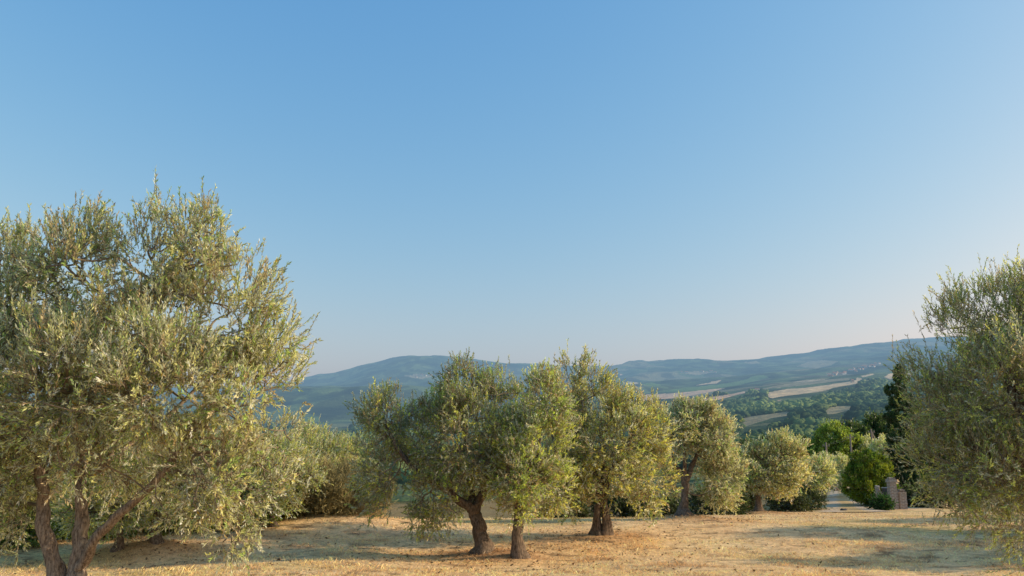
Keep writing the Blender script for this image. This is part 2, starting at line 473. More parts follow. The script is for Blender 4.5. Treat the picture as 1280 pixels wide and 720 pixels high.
    if stemtwig: mesh_from('branches', Vb, Fb, M['twig'], parent=root)
    else: mesh_from('trunk', np.vstack([V, Vb]), np.vstack([Fq, Fb + len(V)]), M[bark], parent=root, smooth=True)
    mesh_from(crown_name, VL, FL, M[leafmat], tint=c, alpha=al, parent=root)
    return root

def ground_pt(px, Y):
    x = (px - 640) / F / cp * Y
    for _ in range(3):
        z = H(x, Y)
        # refine px on ground
        dy = Y * cp + (z - CZ) * sp
        x = (px - 640) / F * dy
    return np.array([x, Y, H(x, Y)])

GROW = 1.04
def lobes_px(L, Y, k=1.):
    o = []
    for (px, py, rx, ry, dy, rd) in L:
        c = at(px, py, Y + dy); s = (Y + dy) / F
        o.append((c[0], c[1], c[2], rx * s * GROW * k, rd * GROW * k, ry * s * GROW * k))
    return o

def spx(L, Y):   # stem pixel points -> world ; (px,py,dy)
    return [tuple(at(p[0], p[1], Y + (p[2] if len(p) > 2 else 0))) for p in L]

# mounds must be known before anything asks for the height
for (px, Y, h, rr) in [(603, 20.5, .10, .8), (645, 20.3, .10, .8), (753, 23.6, .16, 1.0), (857, 30, .20, 1.3), (197, 20.6, .28, 1.0), (85, 11, .1, 1.0), (948, 42, .15, 1.4)]:
    MOUNDS.append(((px - 640) / F * Y * .985, Y, h, rr))

G_ROW = 'olive trees of the grove'
OL = dict(group=G_ROW)

# --- A: the big olive at the left edge
YA = 11.0
bA = ground_pt(84, YA); bz = bA[2]
def low(px, Y, dz=-.12): 
    g = ground_pt(px, Y); return (g[0], g[1], g[2] + dz)
stA = [([low(84, YA)] + spx([(72, 722), (60, 690), (54, 655), (54, 625), (48, 590, -.1), (30, 545, -.1), (22, 480)], YA), [0.123, 0.107, 0.094, 0.086, 0.078, 0.066, 0.049, 0.033]),
       ([low(92, YA + .08)] + spx([(96, 720), (100, 685), (99, 650), (102, 615), (99, 590, .1), (104, 540, .1), (120, 470), (128, 400)], YA + .05), [0.131, 0.111, 0.090, 0.078, 0.074, 0.066, 0.053, 0.041, 0.025]),
       (spx([(98, 712), (110, 690, -.1), (126, 665, -.2), (150, 642, -.3), (178, 618, -.35), (205, 590, -.4), (235, 545, -.4), (262, 490)], YA), [0.070, 0.066, 0.059, 0.054, 0.048, 0.041, 0.034, 0.025]),
       (spx([(99, 592), (118, 590, -.05), (136, 575, -.1), (150, 540), (170, 480), (190, 410), (205, 350)], YA + .1), [0.057, 0.049, 0.046, 0.041, 0.037, 0.029, 0.021]),
       (spx([(136, 576), (170, 550, .4), (215, 515, .7), (260, 470, .8)], YA), [0.037, 0.033, 0.028, 0.021]),
       (spx([(50, 600), (70, 560, .4), (75, 500, .6), (60, 420, .6)], YA), [0.049, 0.041, 0.033, 0.021])]
loA = [(330, 478, 34, 48, -.1, .6), (338, 545, 28, 46, -.1, .6), (292, 352, 30, 40, 0, .6), (262, 300, 22, 34, 0, .5), (25, 365, 72, 82, .3, 1.0), (95, 340, 45, 66, -.2, .8), (186, 330, 34, 66, 0, .7), (238, 312, 34, 62, 0, .6), (195, 420, 75, 75, 0, 1.),
       (285, 395, 56, 78, -.2, .9), (338, 425, 30, 36, 0, .5), (295, 490, 56, 66, -.3, .8), (205, 480, 78, 78, -.8, .9), (100, 480, 90, 80, -.8, 1.),
       (0, 480, 90, 95, -.3, 1.1), (15, 580, 62, 60, .2, .8), (255, 580, 72, 62, -.5, .9), (312, 600, 34, 62, -.3, .5), (165, 575, 60, 46, .7, .8),
       (-70, 430, 80, 130, 0, 1.2), (140, 470, 90, 60, 1.3, .7), (285, 660, 26, 34, -.3, .4), (95, 565, 55, 30, -.9, .5), (-60, 600, 60, 70, .3, .9), (20, 645, 32, 26, .4, .4)]
grow('olive_tree', 'large silvery olive tree with several leaning stems at the left edge', 'tree', bA, stA, lobes_px(loA, YA),
     nodes=1400, shoots=14500, nl=15, ll=.068, lw=.0170, L=(.14, .34), tint=(.27, .285, .18), tint2=(.37, .34, .20), up=.85, seed=3, bark='bark_light',
     yellow=.012, brown=.02, sky_sprouts=260, tipr=.0085, thr=-.16, clump=1.9, sig=.11, **OL)

# --- right edge olive
YR = 12.5
bR = ground_pt(1345, YR)
stR = [([low(1345, YR)] + spx([(1340, 690), (1335, 640), (1330, 600), (1300, 550), (1260, 480), (1235, 420)], YR), [.2, .17, .16, .14, .1, .07, .04]),
       (spx([(1334, 640), (1350, 590), (1370, 520), (1380, 440)], YR), [.14, .12, .09, .05]),
       (spx([(1330, 610), (1300, 590, -.4), (1260, 575, -.7), (1215, 560, -.8)], YR), [.09, .07, .05, .035]),
       (spx([(1332, 600), (1290, 600, .6), (1250, 620, .9), (1215, 610, .9)], YR), [.09, .07, .05, .03])]
loR = [(1178, 510, 26, 44, 0, .6), (1180, 575, 24, 42, 0, .6), (1188, 625, 26, 24, 0, .5), (1225, 620, 44, 40, 0, .8), (1210, 440, 30, 58, 0, .8), (1252, 412, 38, 60, 0, .8), (1168, 456, 24, 18, 0, .4), (1310, 410, 60, 72, 0, 1.1), (1190, 500, 44, 58, 0, .8), (1265, 495, 72, 76, -.4, 1.2),
       (1196, 580, 42, 52, -.2, .8), (1262, 590, 66, 58, -.5, 1.1), (1340, 500, 100, 130, 0, 1.6), (1242, 642, 40, 28, -.3, .7), (1290, 655, 45, 26, .2, .8),
       (1275, 520, 80, 80, .9, 1.), (1420, 480, 80, 120, 0, 1.5), (1260, 672, 30, 16, -.2, .5)]
grow('olive_tree', 'large dark olive tree leaning in from the right edge of the frame', 'tree', bR, stR, lobes_px(loR, YR),
     nodes=1200, shoots=16000, nl=15, ll=.060, lw=.0145, L=(.16, .40), tint=(.19, .235, .085), tint2=(.32, .31, .11), seed=8,
     yellow=.008, brown=.03, sky_sprouts=220, tipr=.0052, thr=-.18, clump=1.6, sig=.12, **OL)

# --- middle row
Y = 20.5
b = ground_pt(604, Y)
st = [([low(604, Y)] + spx([(600, 665), (596, 648), (591, 636)], Y), [.17, .15, .15, .16]),
      (spx([(593, 640), (576, 627, -.1), (560, 615, -.2), (540, 602, -.4), (518, 585, -.5), (498, 562, -.5), (482, 530, -.4)], Y), [.12, .10, .085, .075, .07, .055, .035]),
      (spx([(593, 640), (603, 615, .2), (610, 580, .3), (612, 540, .3), (620, 495, .2)], Y), [.12, .10, .085, .07, .045]),
      (spx([(592, 638), (588, 600, .5), (582, 550, .7), (583, 500, .6)], Y), [.11, .09, .07, .04])]
lo = [(485, 520, 34, 28, 0, .9), (468, 560, 32, 40, 0, .9), (500, 590, 50, 40, -.3, 1.1), (530, 548, 48, 44, 0, 1.1), (586, 488, 32, 30, 0, .7), (622, 492, 34, 30, 0, .8),
      (580, 545, 55, 55, -.3, 1.2), (620, 565, 50, 55, .2, 1.), (540, 618, 40, 26, -.5, .9), (500, 630, 36, 24, 0, .9), (535, 645, 34, 14, -.2, .7), (600, 530, 60, 50, 1., .8), (565, 600, 40, 40, .8, .8), (583, 462, 14, 14, 0, .35)]
grow('olive_tree', 'wide dark olive tree on one leaning trunk, leftmost of the middle row', 'tree', b, st, lobes_px(lo, Y),
     nodes=900, shoots=8000, nl=13, ll=.078, lw=.022, L=(.16, .34), tint=(.11, .18, .05), tint2=(.30, .29, .09), seed=12, yellow=.012, brown=.02,
     sky_sprouts=160, tipr=.008, thr=-.05, clump=1.5, sig=.12, **OL)
Y = 19.9
b = ground_pt(646, Y)
st = [([low(646, Y)] + spx([(648, 668), (648, 655), (650, 640), (648, 610)], Y), [.13, .115, .11, .11, .08]),
      (spx([(650, 645), (660, 610, -.3), (672, 570, -.3), (675, 530)], Y), [.07, .06, .045, .03]),
      (spx([(649, 640), (636, 600, -.3), (632, 560, -.2)], Y), [.07, .055, .03])]
lo = [(652, 590, 38, 38, -.3, .8), (635, 560, 34, 38, 0, .7), (670, 560, 38, 44, 0, .8), (680, 500, 30, 36, 0, .6), (650, 628, 34, 16, -.2, .6), (690, 606, 26, 24, .2, .6)]
grow('olive_tree', 'slim bright green olive tree, second in the middle row, foliage low around its trunk', 'tree', b, st, lobes_px(lo, Y),
     nodes=500, shoots=4200, nl=13, ll=.078, lw=.022, L=(.16, .32), tint=(.19, .27, .07), tint2=(.34, .34, .10), seed=17, yellow=.02, brown=.015,
     sky_sprouts=90, tipr=.007, thr=-.05, clump=1.5, sig=.12, **OL)
Y = 23.6
b = ground_pt(752, Y)
st = [([low(748, Y)] + spx([(747, 645), (749, 625), (745, 600), (732, 565), (724, 525)], Y), [.115, .095, .09, .08, .06, .04]),
      ([low(757, Y)] + spx([(757, 640), (756, 620), (765, 590), (785, 555), (800, 530)], Y), [.11, .09, .085, .07, .05, .03]),
      (spx([(747, 625), (725, 600, -.3), (700, 575, -.3), (690, 545)], Y), [.08, .065, .05, .03]),
      (spx([(752, 615), (755, 580, .5), (750, 530, .6)], Y), [.09, .07, .04])]
lo = [(714, 492, 28, 34, 0, .9), (718, 468, 19, 24, 0, .7), (719, 452, 11, 14, 0, .5), (738, 482, 22, 32, 0, .7), (722, 515, 26, 30, -.2, .8), (716, 548, 26, 50, -.4, .7), (730, 580, 30, 40, -.3, .7), (714, 600, 26, 28, -.2, .6), (700, 510, 40, 40, 0, .9), (742, 510, 40, 40, 0, .9), (760, 550, 62, 48, -.2, 1.3), (800, 540, 32, 40, 0, .9),
      (700, 580, 38, 48, 0, .9), (764, 586, 54, 32, -.2, 1.1), (806, 590, 28, 46, 0, .8), (716, 622, 24, 20, -.3, .6), (800, 628, 22, 16, -.2, .7), (745, 545, 60, 60, 1., 1.), (780, 512, 22, 18, 0, .5)]
grow('olive_tree', 'tallest olive of the middle row, peaked crown over a split twin trunk', 'tree', b, st, lobes_px(lo, Y),
     nodes=950, shoots=8600, nl=13, ll=.082, lw=.023, L=(.16, .34), tint=(.27, .27, .085), tint2=(.44, .37, .12), seed=23, yellow=.02, brown=.03,
     sky_sprouts=190, tipr=.008, flutes=.2, thr=-.22, clump=1.4, sig=.12, **OL)
Y = 30.0
b = ground_pt(856, Y)
st = [([low(856, Y)] + spx([(855, 625), (857, 607), (857, 597)], Y), [.16, .12, .12, .13]),
      (spx([(857, 602), (849, 588), (842, 583, -.3), (838, 560, -.3)], Y), [.1, .085, .065, .03]),
      (spx([(857, 600), (865, 583, .1), (875, 560, .2), (885, 530, .1)], Y), [.11, .09, .06, .03]),
      (spx([(857, 600), (856, 570, -.2), (857, 535, -.2)], Y), [.09, .06, .03])]
lo = [(868, 530, 34, 28, 0, 1.), (848, 545, 18, 34, 0, .8), (892, 545, 26, 38, 0, 1.), (904, 590, 20, 36, 0, .9), (886, 575, 30, 26, 1.3, .8), (838, 598, 8, 22, .8, .5), (898, 620, 20, 14, .4, .6)]
grow('olive_tree', 'grey green olive tree with forked trunk on a mound, beside the tallest tree', 'tree', b, st, lobes_px(lo, Y, .88),
     nodes=600, shoots=6000, nl=12, ll=.095, lw=.028, L=(.16, .34), tint=(.22, .24, .20), tint2=(.33, .32, .25), seed=29, yellow=.004, brown=.02,
     sky_sprouts=90, tipr=.009, **OL)
Y = 42.0
b = ground_pt(949, Y)
st = [([low(948, Y)] + spx([(948, 620), (950, 608), (946, 590)], Y), [.15, .12, .11, .08]),
      (spx([(950, 610), (958, 595), (968, 570)], Y), [.12, .09, .05])]
lo = [(950, 585, 30, 34, 0, 1.2), (978, 570, 30, 28, 0, 1.2), (924, 588, 17, 30, 0, .9), (990, 598, 24, 30, 0, 1.2), (966, 600, 24, 18, .6, .9)]
grow('olive_tree', 'rounded olive tree with a slim reddish trunk, nearest to the dirt track', 'tree', b, st, lobes_px(lo, Y, .88),
     nodes=420, shoots=5400, nl=11, ll=.115, lw=.036, L=(.16, .36), tint=(.21, .23, .15), tint2=(.31, .29, .18), seed=33, yellow=.004, brown=.02,
     sky_sprouts=60, tipr=.012, stemtwig=False, **OL)

# generic far olive, grown once, copied along the track and behind the grove
def unit_olive(name, label, x, y, s, seed, tint, **kw):
    b = np.array([x, y, H(x, y)])
    r = np.random.default_rng(seed)
    lean = r.normal(size=2) * .15
    st = [([(x, y, b[2] - .1), (x + lean[0], y, b[2] + .5 * s), (x + lean[0], y + lean[1], b[2] + 1. * s)], [.12 * s, .10 * s, .11 * s])]
    for k in range(3):
        a = r.random() * 6.28
        st.append(([(x + lean[0], y + lean[1], b[2] + .95 * s), (x + .5 * s * math.cos(a), y + .5 * s * math.sin(a), b[2] + 1.6 * s),
                    (x + .9 * s * math.cos(a), y + .9 * s * math.sin(a), b[2] + 2.6 * s)], [.1 * s, .08 * s, .04 * s]))
    lo = [(x, y, b[2] + 2.5 * s, 1.4 * s, 1.4 * s, 1.3 * s)]
    for k in range(7):
        a = k / 7 * 6.28 + r.random() * .5; rr = (.9 + .4 * r.random()) * s
        lo.append((x + rr * math.cos(a), y + rr * math.sin(a), b[2] + (1.5 + 1.6 * r.random()) * s, (.8 + .3 * r.random()) * s, (.8 + .3 * r.random()) * s, (.7 + .4 * r.random()) * s))
    return grow(name, label, 'tree', b, st, lo, seed=seed, tint=tint, tipr=.010, stemtwig=False, **kw)

def dup(root, x, y, s, rz, label, group=None, sz=None, dz=0):
    c = root.copy(); col.objects.link(c); c.location = (x, y, H(x, y) + dz)
    c.scale = (s, s, sz or s); c.rotation_euler = (0, 0, rz); c['label'] = label
    if group: c['group'] = group
    for ch in root.children:
        d = ch.copy(); col.objects.link(d); d.parent = c
    return c

def gx(px, Y): return ground_pt(px, Y)[0]
lab = ['pale olive tree beside the dirt track, second from the near end of the track row',
       'small olive tree bordering the middle of the dirt track on its left',
       'small olive tree near the far end of the dirt track, on its left']
uo = unit_olive('olive_tree', lab[0], gx(1008, 56), 56, .92, 41, (.23, .26, .17), nodes=350, shoots=4400, nl=9, ll=.14, lw=.045, L=(.2, .45),
                yellow=.003, brown=.01, group=G_ROW)
dup(uo, gx(1030, 72), 72, .98, 1.9, lab[1]); dup(uo, gx(1050, 90), 90, .95, 4.1, lab[2])
dup(uo, gx(986, 66), 66, .95, 3.1, 'olive tree half hidden behind the row along the dirt track')
dup(uo, gx(1112, 100), 100, 1.35, .7, 'pale olive tree between the round conifer and the cypress')
dup(uo, gx(1084, 150), 150, 1.6, 2.7, 'distant olive tree above the round conifer, beside the utility poles')
dup(uo, gx(1108, 155), 155, 1.6, 5.2, 'distant pale olive tree just left of the cypress, behind the utility poles')
dup(uo, gx(915, 52), 52, .95, .3, 'olive tree seen between the two grey green trees right of the tallest one')

# back left olives
uo2 = unit_olive('olive_tree', 'olive tree with a straight pale trunk on a grassy mound behind the large left tree', gx(197, 20.6), 20.6, .78, 52, (.20, .23, .10),
                 nodes=400, shoots=4400, nl=12, ll=.08, lw=.024, L=(.2, .4), yellow=.006, brown=.02, group=G_ROW)
dup(uo2, gx(146, 20.2), 20.2, .9, 2.2, 'olive tree with a thin dark trunk seen between the stems of the large left tree')
dup(uo2, gx(20, 23), 23, 1.0, 4.0, 'olive tree far left, behind the large left tree')
dup(uo2, gx(342, 25), 25, .9, 1.2, 'olive tree with a dark curved trunk left of the dry broom bush')
dup(uo2, gx(385, 30), 30, 1.12, 3.2, 'pale olive tree behind the dry broom bush')
dup(uo2, gx(425, 31), 31, 1.0, 5.2, 'olive tree behind the bank, touching the wide tree in the middle row')
dup(uo2, gx(285, 27), 27, 1.05, 2.9, 'olive tree behind the right half of the large left tree')
# off-frame neighbours at the right, whose shadows fall across the dry grass
for k, (x, y, s, rz, lb) in enumerate([(15.5, 19.5, 1.15, .4, 'olive tree right of the frame, nearest to the lawn'), (17.5, 25, 1.2, 2.4, 'olive tree right of the frame, behind the dark right tree'),
                              (24, 30, 1.3, 4.4, 'olive tree right of the frame, second row back'), (31, 37, 1.3, 1.4, 'olive tree right of the frame, near the cypress'), (20.5, 21.5, 1.3, 3.4, 'olive tree right of the frame, second from the lawn edge'), (25, 25.5, 1.3, .9, 'olive tree right of the frame, in the middle of its block')]):
    dup(uo2, x, y, s, rz, lb)

# ------------------------------------------------------------ conifers, shrubs, other trees
def bushy(name, label, cat, x, y, lobes, *, shoots, nl, ll, lw, L, tint, tint2, seed, up=.5, trunk_h=.5, tr=.1, group=None, mat='green_leaf', nodes=220, yellow=0, brown=.01, sig=.1, thr=-.5, clump=1.5, sky=0, top_up=1., z0=None):
    b = np.array([x, y, H(x, y) if z0 is None else z0])
    st = [([(x, y, b[2] - .1), (x + .03, y, b[2] + trunk_h * .5), (x, y, b[2] + trunk_h)], [tr * 1.2, tr, tr * .7])]
    lo = [(x + l[0], y + l[1], b[2] + l[2], l[3], l[4], l[5]) for l in lobes]
    return grow(name, label, cat, b, st, lo, nodes=nodes, shoots=shoots, nl=nl, ll=ll, lw=lw, L=L, tint=tint, tint2=tint2, seed=seed, up=up,
                leafmat=mat, stemtwig=False, yellow=yellow, brown=brown, sig=sig, thr=thr, clump=clump, group=group, sky_sprouts=sky, tipr=.008, top_up=top_up, crown_name='foliage')

# round thuja beside the track
YT = 60.; xT = gx(1088, YT); s = YT / F
bushy('round_conifer', 'dense egg shaped bright green conifer beside the dirt track', 'tree', xT, YT,
      [(0, 0, 32 * s, 27 * s, 27 * s, 31 * s), (0, 0, 24 * s, 30 * s, 29 * s, 20 * s), (0, 0, 48 * s, 17 * s, 17 * s, 18 * s), (12 * s, 0, 34 * s, 17 * s, 15 * s, 22 * s), (-12 * s, -2 * s, 32 * s, 17 * s, 15 * s, 20 * s), (0, 0, 10 * s, 20 * s, 18 * s, 10 * s)],
      shoots=13000, nl=8, ll=.10, lw=.05, L=(.12, .24), tint=(.05, .155, .013), tint2=(.36, .41, .03), seed=61, up=.9, sig=.09, brown=0, nodes=500, thr=-.9)
# cypress
YC = 62.; xC = gx(1137, YC); s = YC / F
hC = 163 * s
lo = []
for k in range(14):
    f = k / 13; rr = 17 * s * (.85 + .25 * math.sin(f * math.pi)) * (1 if f < .75 else 1 - (f - .75) * 2.0)
    lo.append((math.sin(k * 2.1) * .12, math.cos(k * 1.7) * .12, .35 + f * (hC - .8), rr, rr, hC / 13))
bushy('cypress_tree', 'tall dark narrow cypress rising behind the brick gate pillar', 'tree', xC, YC, lo, shoots=24000, nl=8, ll=.11, lw=.055, L=(.14, .28),
      tint=(.03, .08, .025), tint2=(.06, .13, .035), seed=63, up=3.0, sig=.07, brown=0, nodes=600, thr=-.9, trunk_h=1.2, tr=.15)
# bright deciduous tree
YD = 150.; xD = gx(1044, YD); s = YD / F; zD = H(xD, YD); ztop = at(1044, 533, YD)[2] - zD
bushy('leafy_tree', 'bright green round topped deciduous tree beyond the olive row', 'tree', xD, YD,
      [(0, 0, ztop - 19 * s, 20 * s, 20 * s, 18 * s), (-15 * s, 0, ztop - 26 * s, 13 * s, 15 * s, 14 * s), (16 * s, 0, ztop - 27 * s, 14 * s, 14 * s, 14 * s), (0, 0, ztop - 36 * s, 26 * s, 24 * s, 14 * s), (-4 * s, -8 * s, ztop - 14 * s, 12 * s, 8 * s, 11 * s)],
      shoots=5000, nl=7, ll=.42, lw=.22, L=(.5, 1.1), tint=(.22, .33, .05), tint2=(.46, .52, .08), seed=65, up=.4, sig=.35, nodes=300, trunk_h=max(1, ztop - 40 * s), tr=.25, clump=.5, thr=-.3)
ut = bushy('leafy_tree', 'dark green tree just left of the bright deciduous tree', 'tree', gx(1008, 155), 155., 
      [(0, 0, 3.6, 2.6, 2.6, 2.2), (1.5, 0, 3, 1.8, 1.8, 1.6), (-1.6, 0, 3, 1.8, 1.8, 1.8)],
      shoots=2600, nl=7, ll=.4, lw=.2, L=(.4, .9), tint=(.06, .11, .03), tint2=(.11, .16, .04), seed=67, up=.4, sig=.3, nodes=200, trunk_h=1.5, tr=.2, clump=.5)
for k, (px, Y_, s_, lb) in enumerate([(985, 170, 1.1, 'second dark green tree behind the track row'), (960, 175, 1.2, 'third dark green tree behind the track row, further left'),
                                      (930, 165, 1.0, 'dark green tree right of the forked grey green olive'), (1068, 185, 1.3, 'dark green tree behind the utility wires, right of the bright one'),
                                      (1105, 190, 1.4, 'dark green tree behind the utility poles, beside the cypress')]):
    dup(ut, gx(px, Y_), Y_, s_, k * 1.3, lb, sz=s_ * (.9 + .1 * k))

# green bushes at the back left edge of the grove
for k, (px, Y_, s_, lb) in enumerate([(1175, 72, 1.0, 'dark green tree behind the lower leaves of the right tree'), (1215, 70, 1.1, 'dark green tree behind the middle of the right tree'),
                                      (1262, 74, 1.2, 'dark green tree behind the right tree, at the frame edge')]):
    dup(ut, gx(px, Y_), Y_, s_, k * 2.3, lb, sz=s_ * 1.1)
gb = bushy('green_bush', 'bright green bush at the far left edge of the clearing', 'bush', gx(20, 21.5), 21.5,
      [(0, 0, .45, .75, .6, .42), (.5, .1, .35, .5, .5, .35), (-.5, 0, .4, .5, .5, .4)],
      shoots=1500, nl=10, ll=.085, lw=.035, L=(.15, .35), tint=(.10, .18, .03), tint2=(.24, .31, .06), seed=71, up=.5, nodes=120, trunk_h=.2, tr=.03, group='bushes along the back edge of the clearing')
GB = 'bushes along the back edge of the clearing'
for k, (px, Y_, s_, sz_, lb) in enumerate([
        (52, 22.5, 1.0, 1.1, 'bright green bush behind the left stem of the large left tree'),
        (90, 24, 1.2, 1.3, 'green bush between the stems of the large left tree'),
        (128, 23, 1.0, 1.1, 'green bush left of the thin dark trunk at the back left'),
        (165, 24.5, 1.2, 1.5, 'green bush between the thin dark trunk and the pale trunk at the back left'),
        (225, 24.5, 1.3, 1.6, 'dark green bush just right of the pale trunk on its mound'),
        (262, 25.5, 1.3, 1.7, 'dark green bush in the shade behind the hanging foliage of the large left tree'),
        (300, 25, 1.2, 1.5, 'dark green bush left of the curved olive trunk'),
        (350, 27.5, 1.2, 1.5, 'green bush left of the dry broom bush'),
        (-20, 24, 1.3, 1.6, 'green bush at the left edge of the frame')]):
    dup(gb, gx(px, Y_), Y_, s_, k * 1.1, lb, sz=sz_)
GD = 'low dark bushes behind the middle row'
gd = bushy('dark_bush', 'very dark low bush on the slope behind the middle row', 'bush', gx(700, 37), 37.,
      [(0, 0, .45, .75, .6, .42), (.5, .1, .35, .5, .5, .35), (-.5, 0, .4, .5, .5, .4)],
      shoots=1500, nl=10, ll=.085, lw=.035, L=(.15, .3), tint=(.04, .07, .02), tint2=(.09, .11, .035), seed=73, up=.5, nodes=120, trunk_h=.2, tr=.03, group=GD)
for k, (px, Y_, s_, sz_, lb) in enumerate([
        (790, 37, 1.4, 1.2, 'low dark green bush in the gap left of the forked grey green olive'),
        (830, 38, 1.3, 1.0, 'low dark green bush behind the mound of the forked olive trunk'),
        (895, 40, 1.5, 1.2, 'low dark green bush right of the forked olive trunk'),
        (918, 44, 1.5, 1.2, 'low dark green bush left of the slim reddish olive trunk'),
        (988, 50, 1.4, 1.3, 'low dark bush at the foot of the track row olives'),
        (1003, 54, 1.3, 1.5, 'low dark bush beside the near end of the dirt track'),
        (725, 36, 1.4, 1.1, 'low dark green bush far behind the split twin trunk')]):
    dup(gd, gx(px, Y_), Y_, s_, k * 1.7, lb, group=GD, sz=sz_)
# broom bushes on the bank
bb = bushy('broom_bush', 'dry yellow brown broom bush on the grassy bank', 'bush', gx(404, 27), 27.,
      [(0, 0, .7, 1.1, .8, .7), (.7, 0, .5, .7, .6, .5), (-.7, 0, .55, .7, .5, .55)],
      shoots=4200, nl=8, ll=.14, lw=.014, L=(.25, .5), tint=(.30, .27, .13), tint2=(.46, .37, .18), seed=75, up=1.3, nodes=150, trunk_h=.2, tr=.03, mat='dry_leaf', sky=60)
dup(bb, gx(449, 27.6), 27.6, .95, 2.4, 'dull greyish half of the dry broom, nearer the wide olive tree', sz=.9)
dup(bb, gx(380, 27.6), 27.6, .8, 4.2, 'low dry broom bush at the left foot of the bank', sz=.7)

# ------------------------------------------------------------ brick gate remains
def brick_mat():
    m, nt, out = new_mat('old brick')
    tc = N(nt, 'ShaderNodeTexCoord'); 
    g = N(nt, 'ShaderNodeSeparateXYZ'); nt.links.new(tc.outputs['Object'], g.inputs[0])
    ad = N(nt, 'ShaderNodeMath', operation='ADD'); nt.links.new(g.outputs['X'], ad.inputs[0]); nt.links.new(g.outputs['Y'], ad.inputs[1])
    cb = N(nt, 'ShaderNodeCombineXYZ'); nt.links.new(ad.outputs[0], cb.inputs[0]); nt.links.new(g.outputs['Z'], cb.inputs[1])
    br = N(nt, 'ShaderNodeTexBrick'); nt.links.new(cb.outputs[0], br.inputs[0])
    br.inputs['Scale'].default_value = 1; br.inputs['Brick Width'].default_value = .30; br.inputs['Row Height'].default_value = .10
    br.inputs['Mortar Size'].default_value = .018; br.inputs['Color1'].default_value = (.32, .21, .15, 1); br.inputs['Color2'].default_value = (.20, .17, .145, 1)
    br.inputs['Mortar'].default_value = (.55, .50, .42, 1)
    n = noise(nt, 4, 5)
    c = mixc(nt, br.outputs[0], (.30, .28, .26), ramp(nt, n.outputs[0], [(.42, (0, 0, 0)), (.65, (.5, .5, .5))]))
    b = N(nt, 'ShaderNodeBsdfPrincipled'); nt.links.new(c, b.inputs['Base Color']); b.inputs['Roughness'].default_value = .95
    bp = N(nt, 'ShaderNodeBump'); bp.inputs['Distance'].default_value = .02; nt.links.new(br.outputs['Fac'], bp.inputs['Height']); bp.invert = True
    nt.links.new(bp.outputs[0], b.inputs['Normal']); nt.links.new(b.outputs[0], out.inputs[0]); return m
M['brick'] = brick_mat()
M['stone'] = plain('weathered stone', (.30, .25, .20), .95, var=.3, scale=7)
M['metal'] = plain('dull dark metal', (.06, .075, .085), .35, .6, scale=4)

def block(x0, x1, y0, y1, z0, z1, nx=4, ny=4, nz=8, jag=.0, top=None, seed=0):
    """subdivided box with worn surface -> (V, quads)"""
    q = Quads()
    def face(o, u, v, nu, nv):
        a, b_ = np.meshgrid(np.linspace(0, 1, nu + 1), np.linspace(0, 1, nv + 1), indexing='ij')
        V = o + a[..., None] * u + b_[..., None] * v
        i = np.arange(nu)[:, None] * (nv + 1) + np.arange(nv)[None]
        q.add(V.reshape(-1, 3), np.stack([i, i + nv + 1, i + nv + 2, i + 1], -1).reshape(-1, 4))
    X, Y_, Z = np.array([x1 - x0, 0, 0.]), np.array([0, y1 - y0, 0.]), np.array([0, 0, z1 - z0])
    o = np.array([x0, y0, z0])
    face(o, X, Z, nx, nz); face(o + X, Y_, Z, ny, nz); face(o + X + Y_, -X, Z, nx, nz); face(o + Y_, -Y_, Z, ny, nz); face(o + Z, X, Y_, nx, ny)
    V, Fq = q.get()
    if jag:
        n = np.stack([vnoise(V[:, 0] * 5 + s * 7, V[:, 1] * 5, V[:, 2] * 5, seed=seed + s) for s in range(3)], 1)
        V = V + n * jag
    if top is not None:
        t = (V[:, 2] - z0) / (z1 - z0)
        V[:, 2] -= np.clip(t, 0, 1) * top(V[:, 0], V[:, 1])
    return V, Fq
YP = 55.; s = YP / F
gP = ground_pt(1117, YP); pz = at(1117, 597, YP)[2] - gP[2]
p = empty('brick_pillar', gP, 'tall square old brick gate pillar with a flat cap, in front of the cypress', 'pillar')
w = 4.1 * s
V, Fq = block(-w, w, -w, w, -.15, pz - .32, jag=.02); mesh_from('shaft', V, Fq, M['brick'], parent=p)
V, Fq = block(-w * 1.2, w * 1.2, -w * 1.2, w * 1.2, pz - .32, pz - .10, nz=2, jag=.02, seed=3); mesh_from('cap', V, Fq, M['brick'], parent=p)
V, Fq = block(-w * .85, w * .85, -w * .85, w * .85, pz - .10, pz, nz=2, jag=.02, seed=5); mesh_from('cap_stone', V, Fq, M['stone'], parent=p)
g = ground_pt(1127.5, YP + .3); hh = at(1128, 613, YP)[2] - g[2]
p = empty('brick_wall_stub', g, 'low brick wall stub joined to the right side of the gate pillar', 'wall')
V, Fq = block(-4 * s, 4.6 * s, -.3, .3, -.15, hh - .28, jag=.025, seed=7); mesh_from('wall', V, Fq, M['brick'], parent=p)
V, Fq = block(-4 * s, 3.8 * s, -.34, .34, hh - .28, hh - .08, nz=2, jag=.03, seed=9); mesh_from('coping', V, Fq, M['brick'], parent=p)
V, Fq = block(-2 * s, 3.2 * s, -.2, .2, hh - .08, hh + .05, nz=2, jag=.03, seed=11); mesh_from('loose_stone', V, Fq, M['stone'], parent=p)
g = ground_pt(1101.5, YP + .8); hh = at(1103, 609, YP + .8)[2] - g[2]
p = empty('broken_pillar', g, 'broken brick gate post with a slanting top, left of the tall pillar', 'pillar')
V, Fq = block(-4 * s, 4.2 * s, -.24, .24, -.15, hh, nx=6, ny=4, nz=8, jag=.04, top=lambda x, y: .35 * (x / (4 * s) + 1) * .9 + .12 * vnoise(x * 9, y * 9, seed=2), seed=13)
mesh_from('shaft', V, Fq, M['brick'], parent=p)
V, Fq = block(-3.8 * s, -.6 * s, -.2, .2, hh - .02, hh + .08, nx=3, ny=3, nz=1, jag=.03, seed=15); mesh_from('loose_brick', V, Fq, M['brick'], parent=p)
